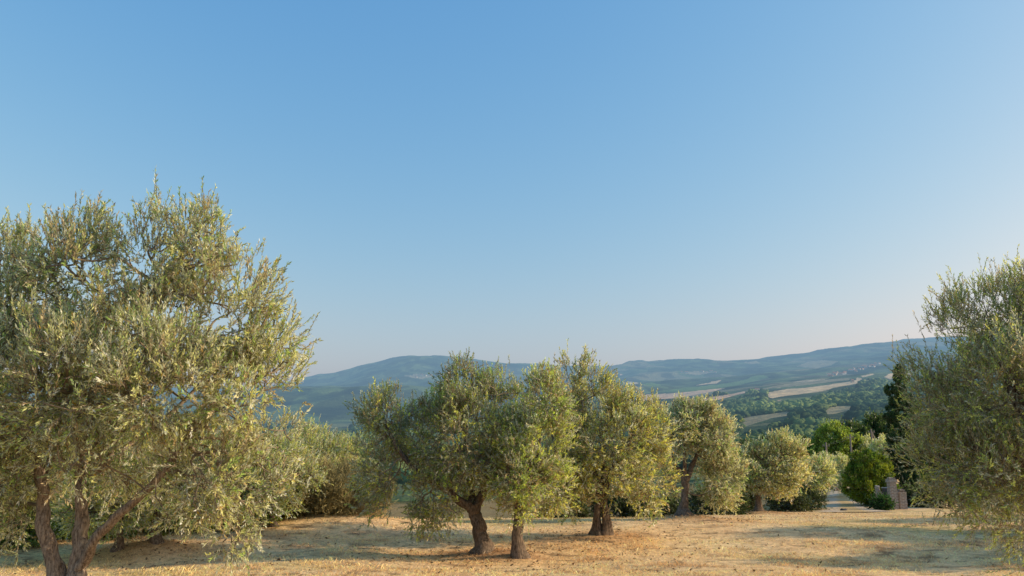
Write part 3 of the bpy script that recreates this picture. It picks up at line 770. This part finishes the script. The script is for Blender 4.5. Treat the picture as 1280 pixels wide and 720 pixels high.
# dark metal gate between them
g = ground_pt(1109.5, YP + 1.2); zt = at(1109, 609, YP + 1.2)[2] - g[2]
p = empty('metal_gate', g, 'dark metal gate panel glimpsed between the broken post and the tall pillar', 'gate')
V, Fq = block(-.28, .42, -.02, .02, .1, zt - .06, nx=1, ny=1, nz=1); mesh_from('panel', V, Fq, M['metal'], parent=p)
V, Fq = block(-.3, .45, -.035, .035, zt - .06, zt, nx=1, ny=1, nz=1); mesh_from('rail', V, Fq, plain('rail with painted blue light', (.25, .32, .38), .5), parent=p)  # blue light along the top edge is put into the rail's base colour
q_ = bushy('green_bush', 'small green bush at the foot of the broken gate post', 'bush', gx(1102, 53.2), 53.2,
      [(0, 0, .4, .55, .45, .4), (-.4, 0, .25, .35, .35, .25), (.4, 0, .3, .35, .35, .3)],
      shoots=900, nl=9, ll=.12, lw=.06, L=(.12, .28), tint=(.035, .10, .02), tint2=(.06, .15, .03), seed=79, up=.5, nodes=80, trunk_h=.2, tr=.02)
dup(gd, gx(1147, 60), 60, 1.5, .3, 'very dark bush right of the brick wall stub', group='bushes by the gate', sz=1.5)
dup(gd, gx(1160, 58), 58, 1.5, 2.3, 'dark bush behind the lower leaves of the right tree', group='bushes by the gate', sz=1.3)

def rock(name, label, x, y, r_, mat, seed, flat=.6):
    n = 10; m = 7; th = np.linspace(0, 2 * np.pi, n, endpoint=False); ph = np.linspace(.02, np.pi - .02, m)
    P, T = np.meshgrid(ph, th, indexing='ij'); d = np.stack([np.sin(P) * np.cos(T), np.sin(P) * np.sin(T), np.cos(P)], -1)
    rr = r_ * (1 + .35 * vnoise(d[..., 0] * 1.7, d[..., 1] * 1.7, d[..., 2] * 1.7, seed=seed))
    V = (d * rr[..., None]).reshape(-1, 3); V[:, 2] *= flat
    i = np.arange(m - 1)[:, None] * n; j = np.arange(n)[None]; j2 = (j + 1) % n
    Fq = np.stack([i + j, i + j2, i + n + j2, i + n + j], -1).reshape(-1, 4)
    o = mesh_from(name, V, Fq, mat, smooth=False); o.location = (x, y, H(x, y) + r_ * flat * .35); return o
tag(rock('stone', '', gx(1046, 84), 84, .33, plain('reddish stone', (.30, .13, .08)), 3, .8), 'small reddish brown stone lying on the dirt track', 'stone')
tag(rock('clod', '', gx(1055, 51.5), 51.5, .22, plain('dark earth', (.05, .04, .035)), 6, .5), 'small dark clod on the grass in front of the track', 'clod of earth')

# ------------------------------------------------------------ utility poles and wires
M['pole'] = plain('weathered pole wood', (.22, .19, .16), .9)
def pole(px, Y_, toppy, label, brace=False):
    g = ground_pt(px, Y_); h = at(px, toppy, Y_)[2] - g[2]
    e = empty('utility_pole', g, label, 'utility pole', 'utility poles beyond the track')
    q = Quads(); tube(q, [(0, 0, -.3), (0, 0, h * .5), (0, 0, h)], [.17, .15, .11], 10, 0); V, Fq = q.get(); mesh_from('post', V, Fq, M['pole'], parent=e, smooth=True)
    V, Fq = block(-.5, .5, -.05, .05, h - .55, h - .45, 1, 1, 1); mesh_from('crossarm', V, Fq, M['pole'], parent=e)
    for xx in (-.42, .42):
        q = Quads(); tube(q, [(xx, 0, h - .45), (xx, 0, h - .34), (xx, 0, h - .25)], [.05, .07, .03], 8, 0); V, Fq = q.get(); mesh_from('insulator', V, Fq, M['stone'], parent=e, smooth=True)
    if brace:
        q = Quads(); tube(q, [(2.2, .6, -.3), (1.1, .3, h * .45), (.1, .03, h * .93)], [.14, .12, .10], 10, 0); V, Fq = q.get(); mesh_from('brace', V, Fq, M['pole'], parent=e, smooth=True)
    return np.array([g[0], g[1], g[2] + h - .25])
p1 = pole(1035, 118, 553, 'leftmost of the three utility poles, before the bright deciduous tree')
p2 = pole(1066, 124, 543, 'middle utility pole, just left above the round conifer')
p3 = pole(1093, 120, 536, 'utility pole with a slanting brace, above the round conifer', True)
q = Quads()
for A_, B_, off in ((p1, p2, -.42), (p1, p2, .42), (p2, p3, -.42), (p2, p3, .42)):
    t = np.linspace(0, 1, 12)[:, None]; P = A_ * (1 - t) + B_ * t; P[:, 2] -= (4 * t * (1 - t) * .25)[:, 0]; P[:, 0] += off
    tube(q, P, np.full(12, .008), 4, 0)
V, Fq = q.get(); tag(mesh_from('power_line', V, Fq, M['metal']), 'thin wires strung between the utility poles', 'power line')

# ------------------------------------------------------------ ground sheet
def fan(name, ys, us, pad, mat, colfn, sink=None, smooth=True):
    Yg, U = np.meshgrid(ys, us, indexing='ij'); X = U * (Yg + pad); Z = height(X.ravel(), Yg.ravel())
    if sink is not None: Z = Z - sink(X.ravel(), Yg.ravel())
    V = np.stack([X.ravel(), Yg.ravel(), Z], 1)
    n, m = Yg.shape; i = np.arange(n - 1)[:, None] * m + np.arange(m - 1)[None]
    Fq = np.stack([i, i + 1, i + m + 1, i + m], -1).reshape(-1, 4)
    return mesh_from(name, V, Fq, mat, tint=colfn(V), smooth=smooth)

def track_d(x, y):
    """signed distance from the middle of the dirt track"""
    ty = [44, 50, 56, 64, 75, 90, 110, 130]
    tp = [1072, 1062, 1054, 1050, 1048, 1049, 1052, 1054]
    cx = np.interp(y, ty, [(p_ - 640) / F * yy * .985 for p_, yy in zip(tp, ty)])
    return x - cx

def ground_col(V):
    x, y = V[:, 0], V[:, 1]
    straw = np.array([.88, .55, .26]); straw2 = np.array([.95, .71, .39]); brown = np.array([.46, .27, .14]); green = np.array([.56, .46, .17])
    n1 = fbm(x * .35, y * .35, oct=4, seed=51)[:, None] * .5 + .5; n2 = fbm(x * .16 + 4, y * .3, oct=3, seed=52)[:, None]
    c = straw * (1 - n1) + straw2 * n1
    g = sstep(n2, .12, .5) * .55; c = c * (1 - g) + green * g
    bn = sstep(fbm(x * .9, y * 1.4, oct=4, seed=53), .12, .5)[:, None] * .5; c = c * (1 - bn) + brown * bn
    for mx, my, mh, mr in MOUNDS:
        m = np.exp(-((x - mx) ** 2 + (y - my) ** 2) / (mr * 1.15) ** 2)[:, None] * (.6 if my < 60 else 0); c = c * (1 - m) + np.array([.48, .27, .15]) * m
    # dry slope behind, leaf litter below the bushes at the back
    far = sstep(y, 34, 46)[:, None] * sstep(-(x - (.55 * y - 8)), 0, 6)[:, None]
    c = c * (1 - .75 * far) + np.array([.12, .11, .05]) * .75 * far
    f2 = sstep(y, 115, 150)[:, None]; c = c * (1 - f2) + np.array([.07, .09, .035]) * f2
    c = c * (1 + .12 * vnoise(x * 4, y * 4, seed=54)[:, None])
    lt = sstep(fbm(x * 2.6, y * 3.4, oct=4, seed=57), .26, .5)[:, None] * .6 * (y < 60)[:, None]; c = c * (1 - lt) + np.array([.16, .10, .055]) * lt
    # pale gravel where the drive meets the grass
    gv = np.exp(-((x - 25.6) / 2.6) ** 2 - ((y - 57.5) / 2.2) ** 2)[:, None]; c = c * (1 - gv) + np.array([.42, .37, .30]) * gv
    return c

def ground_extra(nt, c):
    n1 = noise(nt, 7, 8, .75); n2 = noise(nt, 45, 3, .7); n3 = noise(nt, 1.6, 5, .7)
    c = mixc(nt, c, ramp(nt, n1.outputs[0], [(.34, (.50, .38, .27)), (.5, (1, 1, 1)), (.7, (1.25, 1.2, 1.1))]), .9, 'MULTIPLY')
    c = mixc(nt, c, ramp(nt, n2.outputs[0], [(.34, (.52, .42, .32)), (.55, (1.15, 1.15, 1.12))]), .7, 'MULTIPLY')
    c = mixc(nt, c, ramp(nt, n3.outputs[0], [(.30, (.7, .66, .6)), (.5, (1, 1, 1))]), .8, 'MULTIPLY')
    return c
M['ground'] = attr_mat('dry ground', bump=.05, bscale=9, extra=ground_extra)
ys = np.concatenate([np.linspace(-12, 6, 40), np.linspace(6, 46, 520)[1:], np.exp(np.linspace(math.log(46), math.log(150), 200))[1:]])
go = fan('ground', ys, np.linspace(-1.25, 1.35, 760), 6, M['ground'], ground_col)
tag(go, 'dry mown grass clearing with bare reddish soil around the trunks', 'ground', kind='structure')

# dirt track: two worn wheel tracks with a grassy middle
ty = np.linspace(47, 128, 260); tx = np.linspace(-1.9, 1.9, 40)
TY, TX = np.meshgrid(ty, tx, indexing='ij')
wid = 1 + .5 * np.exp(-((TY - 50) / 5) ** 2)
CX = -track_d(np.zeros_like(TY), TY); X = CX + TX * wid + .15 * vnoise(TY * .5, TX * 0, seed=6)
Z = height(X.ravel(), TY.ravel()) + .045 - .05 * np.exp(-((np.abs(TX.ravel()) - .85) / .3) ** 2) * 0 - .10 * (np.abs(TX.ravel()) / 1.9) ** 6
V = np.stack([X.ravel(), TY.ravel(), Z], 1)
w_ = np.exp(-((np.abs(TX) - .95) / .48) ** 4).ravel()[:, None]
mid_ = np.array([.62, .42, .19]); rut = np.array([.66, .50, .33])
c = mid_ * (1 - w_) + rut * w_; c = c * (1 + .2 * fbm(X.ravel() * 1.2, TY.ravel() * .6, oct=4, seed=9)[:, None])
n, m = TY.shape; i = np.arange(n - 1)[:, None] * m + np.arange(m - 1)[None]
Fq = np.stack([i, i + 1, i + m + 1, i + m], -1).reshape(-1, 4)
def track_extra(nt, c):
    n1 = noise(nt, 5, 7, .75)
    return mixc(nt, c, ramp(nt, n1.outputs[0], [(.30, (.6, .56, .5)), (.5, (1, 1, 1))]), .8, 'MULTIPLY')
M['track'] = attr_mat('track earth', bump=.03, bscale=12, extra=track_extra)
tag(mesh_from('dirt_track', V, Fq, M['track'], tint=c, smooth=True), 'pale dirt track with two wheel ruts leading away between the olives', 'track', kind='structure')

# dry grass blades
def blades(n, y0, y1, hmin, hmax, wid, seed, expo=1.0):
    r = np.random.default_rng(seed)
    y = np.exp(np.log(y0) + (np.log(y1) - np.log(y0)) * r.random(n) ** expo); x = (r.random(n) * 1.46 - .73) * (y + 1.2)
    k = fbm(x * 1.1, y * 1.1, oct=3, seed=61); keep = r.random(n) < np.clip(.60 + 1.1 * k, .12, 1)
    if seed == 4: keep = fbm(x * .9 + 9, y * 1.3, oct=3, seed=64) > .16
    keep &= ~((np.abs(track_d(x, y)) < 2.0) & (y > 47)); x, y = x[keep], y[keep]; k = k[keep]; n = len(x)
    z = height(x, y)
    h = (hmin + (hmax - hmin) * r.random(n) ** 2) * (.7 + .6 * np.clip(k + .4, 0, 1)); a = r.random(n) * 6.283; lean = h * (.3 + 1.1 * r.random(n))
    bx = np.cos(a); by = np.sin(a); wx = -by * wid * .5; wy = bx * wid * .5
    B = np.stack([x, y, z - .01], 1); s_ = np.stack([wx, wy, 0 * wx], 1)
    m1 = B + np.stack([bx * lean * .4, by * lean * .4, h * .7], 1); t1 = B + np.stack([bx * lean, by * lean, h], 1)
    V = np.stack([B - s_, B + s_, m1 + s_ * .6, t1], 1)   # bent blade
    V = V.reshape(-1, 3)
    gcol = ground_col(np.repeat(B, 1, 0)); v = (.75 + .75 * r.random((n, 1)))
    c = gcol * v * np.array([1.15, 1.12, 1.08]); pale = r.random(n) < .22; c[pale] = np.array([.78, .62, .42]) * (.7 + .4 * r.random((pale.sum(), 1)))
    return V, np.arange(4 * n).reshape(n, 4), np.repeat(c, 4, 0)
q = Quads(); cs = []
for a in ((60000, 12.0, 34, .05, .11, .006, 4, 1.05), (300000, 12.0, 24, .02, .055, .006, 1, 1.1), (120000, 22, 48, .025, .06, .012, 2, .9), (2500, 12.0, 30, .06, .11, .004, 3, 1.)):
    V, Fq, c = blades(*a); q.add(V, Fq); cs.append(c)
V, Fq = q.get()
tag(mesh_from('dry_grass', V, Fq, M['dry_leaf'], tint=np.concatenate(cs)), 'short straw coloured grass covering the clearing', 'grass', kind='stuff')

# fallen leaves and clods
r = np.random.default_rng(77); n = 8000
k = r.integers(0, len(MOUNDS), n); near = r.random(n) < .30
x = np.where(near, np.array([m[0] for m in MOUNDS])[k] + r.normal(size=n) * 1.6, (r.random(n) * 1.4 - .7) * 26); y = np.where(near, np.array([m[1] for m in MOUNDS])[k] + r.normal(size=n) * 1.6, 12 + 24 * r.random(n) ** 1.3)
kp = near | (fbm(x * .8, y * .8, oct=3, seed=63) > .12); x, y = x[kp], y[kp]; n = len(x); a = r.random(n) * 6.28; l = .02 + .035 * r.random(n)
P = np.stack([x, y, height(x, y) + .012 + .015 * r.random(n)], 1); d = np.stack([np.cos(a), np.sin(a), r.normal(size=n) * .35], 1) * l[:, None]; e = np.stack([-np.sin(a), np.cos(a), r.normal(size=n) * .6], 1) * (l * .45)[:, None]
V = np.stack([P - d, P - e, P + d, P + e], 1).reshape(-1, 3); V[:, 2] = np.maximum(V[:, 2], height(V[:, 0], V[:, 1]) + .004)
c = np.array([.24, .15, .08]) * (.4 + 1.4 * r.random((n, 1))); tag(mesh_from('leaf_litter', V, np.arange(4 * n).reshape(n, 4), M['dry_leaf'], tint=np.repeat(c, 4, 0)), 'brown fallen leaves scattered under the olives', 'leaf litter', kind='stuff')

# ------------------------------------------------------------ far hills
def project(V):
    dy = V[:, 1] * cp + (V[:, 2] - CZ) * sp; dz = -V[:, 1] * sp + (V[:, 2] - CZ) * cp
    return 640 + F * V[:, 0] / dy, 360 - F * dz / dy

def inside(poly, x, y):
    poly = np.asarray(poly, float); r_ = np.zeros(len(x), bool); j = len(poly) - 1
    for i in range(len(poly)):
        xi, yi = poly[i]; xj, yj = poly[j]
        with np.errstate(divide='ignore', invalid='ignore'):
            c_ = ((yi > y) != (yj > y)) & (x < (xj - xi) * (y - yi) / (yj - yi + 1e-12) + xi)
        r_ ^= c_; j = i
    return r_
TAN = (.72, .50, .28); PINK = (.62, .40, .25); GRN = (.12, .19, .055); DUL = (.30, .25, .14); OLV = (.13, .15, .07)
FIELDS = [  # colour, depth range, outline as seen on the slope
    (PINK, 1500, 5200, [(796, 494), (850, 491), (880, 487), (905, 485), (890, 490), (850, 497), (806, 501)]),
    (PINK, 1300, 5200, [(834, 507), (870, 500), (905, 494), (935, 488), (930, 492), (905, 498), (880, 504), (850, 509)]),
    (TAN, 1300, 4600, [(956, 495), (962, 490), (977, 487), (1010, 484), (1040, 480), (1066, 477), (1072, 472), (1077, 473), (1072, 480), (1045, 484), (1021, 490), (985, 494), (966, 498)]),
    (DUL, 1500, 5200, [(935, 488), (960, 484), (990, 479), (1025, 475), (1064, 472), (1060, 475), (1020, 480), (975, 485)]),
    (TAN, 1500, 4200, [(990, 478), (1010, 475), (1030, 474), (1015, 477)]),
    (TAN, 1500, 5000, [(1076, 470), (1092, 467), (1093, 468), (1080, 472)]),
    (TAN, 1200, 5000, [(1104, 471), (1120, 464), (1140, 462), (1140, 473), (1112, 474)]),
    (GRN, 1500, 5500, [(822, 490), (850, 485), (885, 482), (920, 477), (935, 474), (942, 470), (955, 469), (962, 472), (930, 480), (895, 486), (850, 490)]),
    (TAN, 2500, 6000, [(870, 482), (890, 477), (905, 475), (895, 479)]),
    (DUL, 700, 1500, [(920, 527), (935, 521), (960, 518), (985, 514), (1000, 516), (985, 520), (965, 523), (930, 534)]),
    (DUL, 700, 1500, [(1018, 519), (1034, 511), (1046, 508), (1070, 508), (1074, 511), (1060, 513), (1045, 517)]),
    (PINK, 600, 1500, [(993, 524), (1000, 522), (1022, 521), (1020, 525), (1002, 526)]),
    (PINK, 600, 1500, [(921, 533), (932, 530), (931, 535), (922, 537)]),
    (PINK, 600, 1800, [(970, 498), (982, 495), (980, 499), (972, 501)]),
    (TAN, 3500, 8000, [(783, 478), (788, 477), (798, 478), (797, 480), (786, 480)]),
    (GRN, 3000, 8000, [(800, 480), (815, 478), (828, 482), (818, 484)]),
    (DUL, 5000, 9500, [(996, 458), (1010, 452), (1030, 450), (1048, 452), (1035, 458), (1020, 461)]),
    (DUL, 5000, 9500, [(930, 453), (945, 451), (950, 454), (938, 455)]),
    (GRN, 2000, 4500, [(378, 525), (388, 520), (398, 521), (400, 527), (380, 528)]),
    (OLV, 1200, 3200, [(385, 540), (400, 530), (440, 529), (440, 533), (410, 536), (398, 543)]),
    (DUL, 3500, 8000, [(505, 470), (520, 467), (540, 470), (528, 474)]),
    (DUL, 3500, 8000, [(850, 466), (870, 464), (895, 465), (870, 469)]),
]
def hill_col(V, mask=False):
    x, y = V[:, 0], V[:, 1]
    px, py = project(V)
    n = fbm(x / 160, y / 220, oct=4, seed=71)[:, None] * .5 + .5
    n = sstep(n, .32, .68)
    c = np.array([.034, .062, .030]) * (1 - n) + np.array([.12, .165, .060]) * n
    # faint patchwork of meadow and scrub
    pn = sstep(fbm(x / 420, y / 700, oct=3, seed=77), .12, .20)[:, None] * .75 * sstep(y, 1500, 2600)[:, None] * sstep(px, 560, 760)[:, None]
    c = c * (1 - pn) + np.array([.26, .22, .11]) * pn
    tl = sstep(fbm(x / 110, y / 260, oct=4, seed=78), .0, .14)[:, None] * sstep(y, 1800, 2600)[:, None]
    c = c * (1 - .55 * tl)
    wob = 1.2 * vnoise(x / 60, y / 90, seed=73); field = np.zeros(len(x), bool)
    for colr, d0, d1, poly in FIELDS:
        m = inside(poly, px + wob, py + wob * .3) & (y > d0) & (y < d1)
        var = 1 + .14 * vnoise(x[m] / 25, y[m] / 40, seed=74)[:, None]
        c[m] = np.array(colr) * var; field |= m
    cl = sstep(-fbm((x + .4 * y) / 60, (y - .3 * x) / 190, oct=3, seed=81), .36, .42)[:, None] * (y < 2600)[:, None] * ~field[:, None] * .6
    if not mask: c = c * (1 - cl) + np.array([.17, .17, .085]) * cl
    return (c, field) if mask else c
def hill_extra(nt, c):
    # canopy mottling at the scale of single crowns
    n1 = noise(nt, .055, 4, .6); n2 = noise(nt, .012, 4, .6)
    c = mixc(nt, c, ramp(nt, n1.outputs[0], [(.35, (.55, .55, .6)), (.6, (1.25, 1.25, 1.15))]), .6, 'MULTIPLY')
    return mixc(nt, c, ramp(nt, n2.outputs[0], [(.35, (.7, .75, .8)), (.6, (1.15, 1.15, 1.1))]), .6, 'MULTIPLY')
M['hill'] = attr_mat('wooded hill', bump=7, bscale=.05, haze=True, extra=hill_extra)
ys = np.exp(np.linspace(math.log(140), math.log(14500), 760))
ho = fan('hills', ys, np.linspace(-1.15, 1.15, 2100), 0, M['hill'], hill_col, sink=lambda x, y: 1.5 * (1 - sstep(y, 146, 160)))
tag(ho, 'hazy wooded hills and farmland rolling to a low mountain', 'hills', kind='structure')

# woods: many crowns on the near slopes
def ico(sub):
    import bmesh
    bm = bmesh.new(); bmesh.ops.create_icosphere(bm, subdivisions=sub, radius=1); bm.verts.ensure_lookup_table()
    V = np.array([v.co[:] for v in bm.verts]); Fq = np.array([[v.index for v in f.verts] for f in bm.faces]); bm.free(); return V, Fq
def wood(n, y0, y1, r0, r1, sub, seed, p0=250, p1=1190):
    r = np.random.default_rng(seed); IV, IF = ico(sub)
    y = np.exp(np.log(y0) + (np.log(y1) - np.log(y0)) * r.random(n)); px = p0 + (p1 - p0) * r.random(n); x = (px - 640) / F * y
    z = height(x, y); V = np.stack([x, y, z], 1); c, field = hill_col(V, True)
    gap = fbm((x + .4 * y) / 60, (y - .3 * x) / 190, oct=3, seed=81) < -.36
    fu = hill_col(V + np.array([0, 0, 5.]), True)[1] | hill_col(V + np.array([0, 0, 10.]), True)[1] | hill_col(V + np.array([0, 0, 15.]), True)[1]
    keep = ~field & ~gap & ~fu; V = V[keep]; n = len(V); c = c[keep]
    rr = (r0 + (r1 - r0) * r.random(n) ** 1.6) * (.8 + .5 * np.clip((V[:, 1] - 600) / 2500, 0, 1))
    nm = len(IV)
    dis = 1 + .55 * vnoise(IV[None, :, 0] * 2.1 + r.random((n, 1)) * 90, IV[None, :, 1] * 2.1 + 0 * V[:, :1], IV[None, :, 2] * 2.1 + 0 * V[:, :1], seed=82)
    sc = np.stack([rr * (.8 + .6 * r.random(n)), rr * (.8 + .6 * r.random(n)), rr * (.65 + .5 * r.random(n))], 1)
    P = V[:, None] + IV[None] * dis[..., None] * sc[:, None]; P[..., 2] += (sc[:, 2] * .75)[:, None]
    Fi = (np.arange(n) * nm)[:, None, None] + IF[None]
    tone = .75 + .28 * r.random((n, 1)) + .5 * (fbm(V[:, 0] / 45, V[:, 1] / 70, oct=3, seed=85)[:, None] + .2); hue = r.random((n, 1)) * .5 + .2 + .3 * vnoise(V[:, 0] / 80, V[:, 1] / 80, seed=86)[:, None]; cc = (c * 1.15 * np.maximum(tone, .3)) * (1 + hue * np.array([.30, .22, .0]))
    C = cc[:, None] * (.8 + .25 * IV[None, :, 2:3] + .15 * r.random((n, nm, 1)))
    return P.reshape(-1, 3), Fi.reshape(-1, 3), C.reshape(-1, 3)
q = Quads(); cs = []
for a in ((12000, 300, 850, 2.2, 5.2, 3, 91, 250, 1190), (36000, 750, 2700, 2.6, 6.4, 2, 92, 330, 1170)):
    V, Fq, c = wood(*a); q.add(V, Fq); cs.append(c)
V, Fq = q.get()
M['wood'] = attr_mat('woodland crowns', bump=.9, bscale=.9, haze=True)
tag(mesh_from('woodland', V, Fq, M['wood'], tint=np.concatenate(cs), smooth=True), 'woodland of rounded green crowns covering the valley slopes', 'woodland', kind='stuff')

# ------------------------------------------------------------ far houses
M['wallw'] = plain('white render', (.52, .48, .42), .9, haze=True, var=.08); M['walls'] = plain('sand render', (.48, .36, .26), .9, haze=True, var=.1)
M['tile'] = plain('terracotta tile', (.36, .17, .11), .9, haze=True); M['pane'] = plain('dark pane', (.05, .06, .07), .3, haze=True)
def hit(px, py, y0=900, y1=9000):
    """where the line of sight meets the slope"""
    Ys = np.exp(np.linspace(math.log(y0), math.log(y1), 900)); P_ = at(px, py, Ys)
    k = np.where(P_[2] <= height(P_[0], Ys))[0]
    return (P_[0][k[0]], Ys[k[0]]) if len(k) else None
def house(px, py, w, d, h, rz, wall, label, group, y0=1500):
    r_ = hit(px, py, y0)
    if r_ is None: return
    x, y = r_; z = H(x, y)
    e = empty('farmhouse', (x, y, z), label, 'house', group, rz)
    V, Fq = block(-w, w, -d, d, -3, h, 1, 1, 1); mesh_from('walls', V, Fq, M[wall], parent=e)
    o = 1.06; V = np.array([[-w * o, -d * o * 1.08, h], [w * o, -d * o * 1.08, h], [w * o, d * o * 1.08, h], [-w * o, d * o * 1.08, h], [-w * o, 0, h + d * .55], [w * o, 0, h + d * .55]])
    mesh_from('roof', V, [[0, 1, 5, 4], [2, 3, 4, 5], [3, 0, 4, 4], [1, 2, 5, 5]] if False else [[0, 1, 5, 4], [2, 3, 4, 5]], M['tile'], parent=e)
    V2, F2 = block(-w * .55, -w * .25, -d - .1, -d, h * .45, h * .75, 1, 1, 1); mesh_from('window', V2, F2, M['pane'], parent=e)
    V2, F2 = block(w * .2, w * .5, -d - .1, -d, h * .45, h * .75, 1, 1, 1); mesh_from('window', V2, F2, M['pane'], parent=e)
G1 = 'houses of the village on the right hillside'; r = np.random.default_rng(5)
for k in range(34):
    t = k / 33; px = 1038 + 60 * t + r.normal() * 2.2; py = 470.5 - 15.5 * t + r.normal() * 1.4
    house(px, py, 5 + 6 * r.random(), 5 + 2 * r.random(), 6 + 3 * r.random(), r.normal() * .5, 'wallw' if r.random() < .55 else 'walls',
          'small pale house of the village strung along the right hillside', G1, 2500)
G2 = 'scattered farmhouses on the far slope'
for px, py in ((852, 465.5), (858, 466), (878, 465), (883, 466.5), (889, 464.5), (894, 466), (527, 469), (532, 470), (538, 469.5), (520, 472), (771, 468), (776, 469)):
    house(px, py, 8 + 7 * r.random(), 7, 8, r.normal() * .5, 'wallw', 'tiny pale farmhouse on the wooded far slope', G2, 3000)
house(946, 488.5, 9, 5, 6, .2, 'wallw', 'lone white farmhouse below the green field', None, 1200)
house(1065.5, 478, 4.5, 4.5, 9, .1, 'walls', 'small sand coloured farmhouse at the end of the bright tan field', None, 1200)

# ------------------------------------------------------------ light, sky, camera
SUN_EL = R(20); SUN_AZ = R(2)      # to the right (+x) and a little beyond
sd = Vector((math.cos(SUN_EL) * math.cos(SUN_AZ), math.cos(SUN_EL) * math.sin(SUN_AZ), math.sin(SUN_EL)))
sun = bpy.data.lights.new('sun', 'SUN'); sun.energy = 5.0; sun.angle = R(.55); sun.color = (1, .81, .57)
so = bpy.data.objects.new('sun', sun); col.objects.link(so); so.rotation_euler = sd.to_track_quat('Z', 'Y').to_euler(); so.location = (30, 10, 30)
w = bpy.data.worlds.new('World'); scene.world = w; w.use_nodes = True; nt = w.node_tree; nt.nodes.clear()
sky = nt.nodes.new('ShaderNodeTexSky'); sky.sky_type = 'NISHITA'; sky.sun_disc = False; sky.sun_elevation = SUN_EL
sky.sun_rotation = math.pi / 2 - SUN_AZ
sky.altitude = 0; sky.air_density = 1.6; sky.dust_density = 2.0; sky.ozone_density = 1.0
bg = nt.nodes.new('ShaderNodeBackground'); bg.inputs[1].default_value = .15
ow = nt.nodes.new('ShaderNodeOutputWorld'); sep = nt.nodes.new('ShaderNodeSeparateColor'); cmb = nt.nodes.new('ShaderNodeCombineColor'); nt.links.new(sky.outputs[0], sep.inputs[0])
for k, (g_, k_) in enumerate(((1.316, .575), (.798, 1.31), (.4, 2.90))):
    pw = N(nt, 'ShaderNodeMath', operation='POWER'); nt.links.new(sep.outputs[k], pw.inputs[0]); pw.inputs[1].default_value = g_
    ml = N(nt, 'ShaderNodeMath', operation='MULTIPLY'); nt.links.new(pw.outputs[0], ml.inputs[0]); ml.inputs[1].default_value = k_
    mn = N(nt, 'ShaderNodeMath', operation='MINIMUM'); nt.links.new(ml.outputs[0], mn.inputs[0]); mn.inputs[1].default_value = (9, 8, 7)[k]
    nt.links.new(mn.outputs[0], cmb.inputs[k])
nt.links.new(cmb.outputs[0], bg.inputs[0]); nt.links.new(bg.outputs[0], ow.inputs[0])
cam = bpy.data.cameras.new('camera'); cam.sensor_width = 36; cam.lens = F / 1280 * 36; cam.clip_end = 40000; cam.clip_start = .1
co = bpy.data.objects.new('camera', cam); col.objects.link(co); co.location = (0, 0, CZ); co.rotation_euler = (math.pi / 2 + PITCH, 0, 0)
scene.camera = co
scene.view_settings.view_transform = 'Standard'; scene.view_settings.look = 'None'; scene.view_settings.exposure = 0
scene.cycles.max_bounces = 6; scene.cycles.transparent_max_bounces = 4; scene.cycles.use_denoising = True
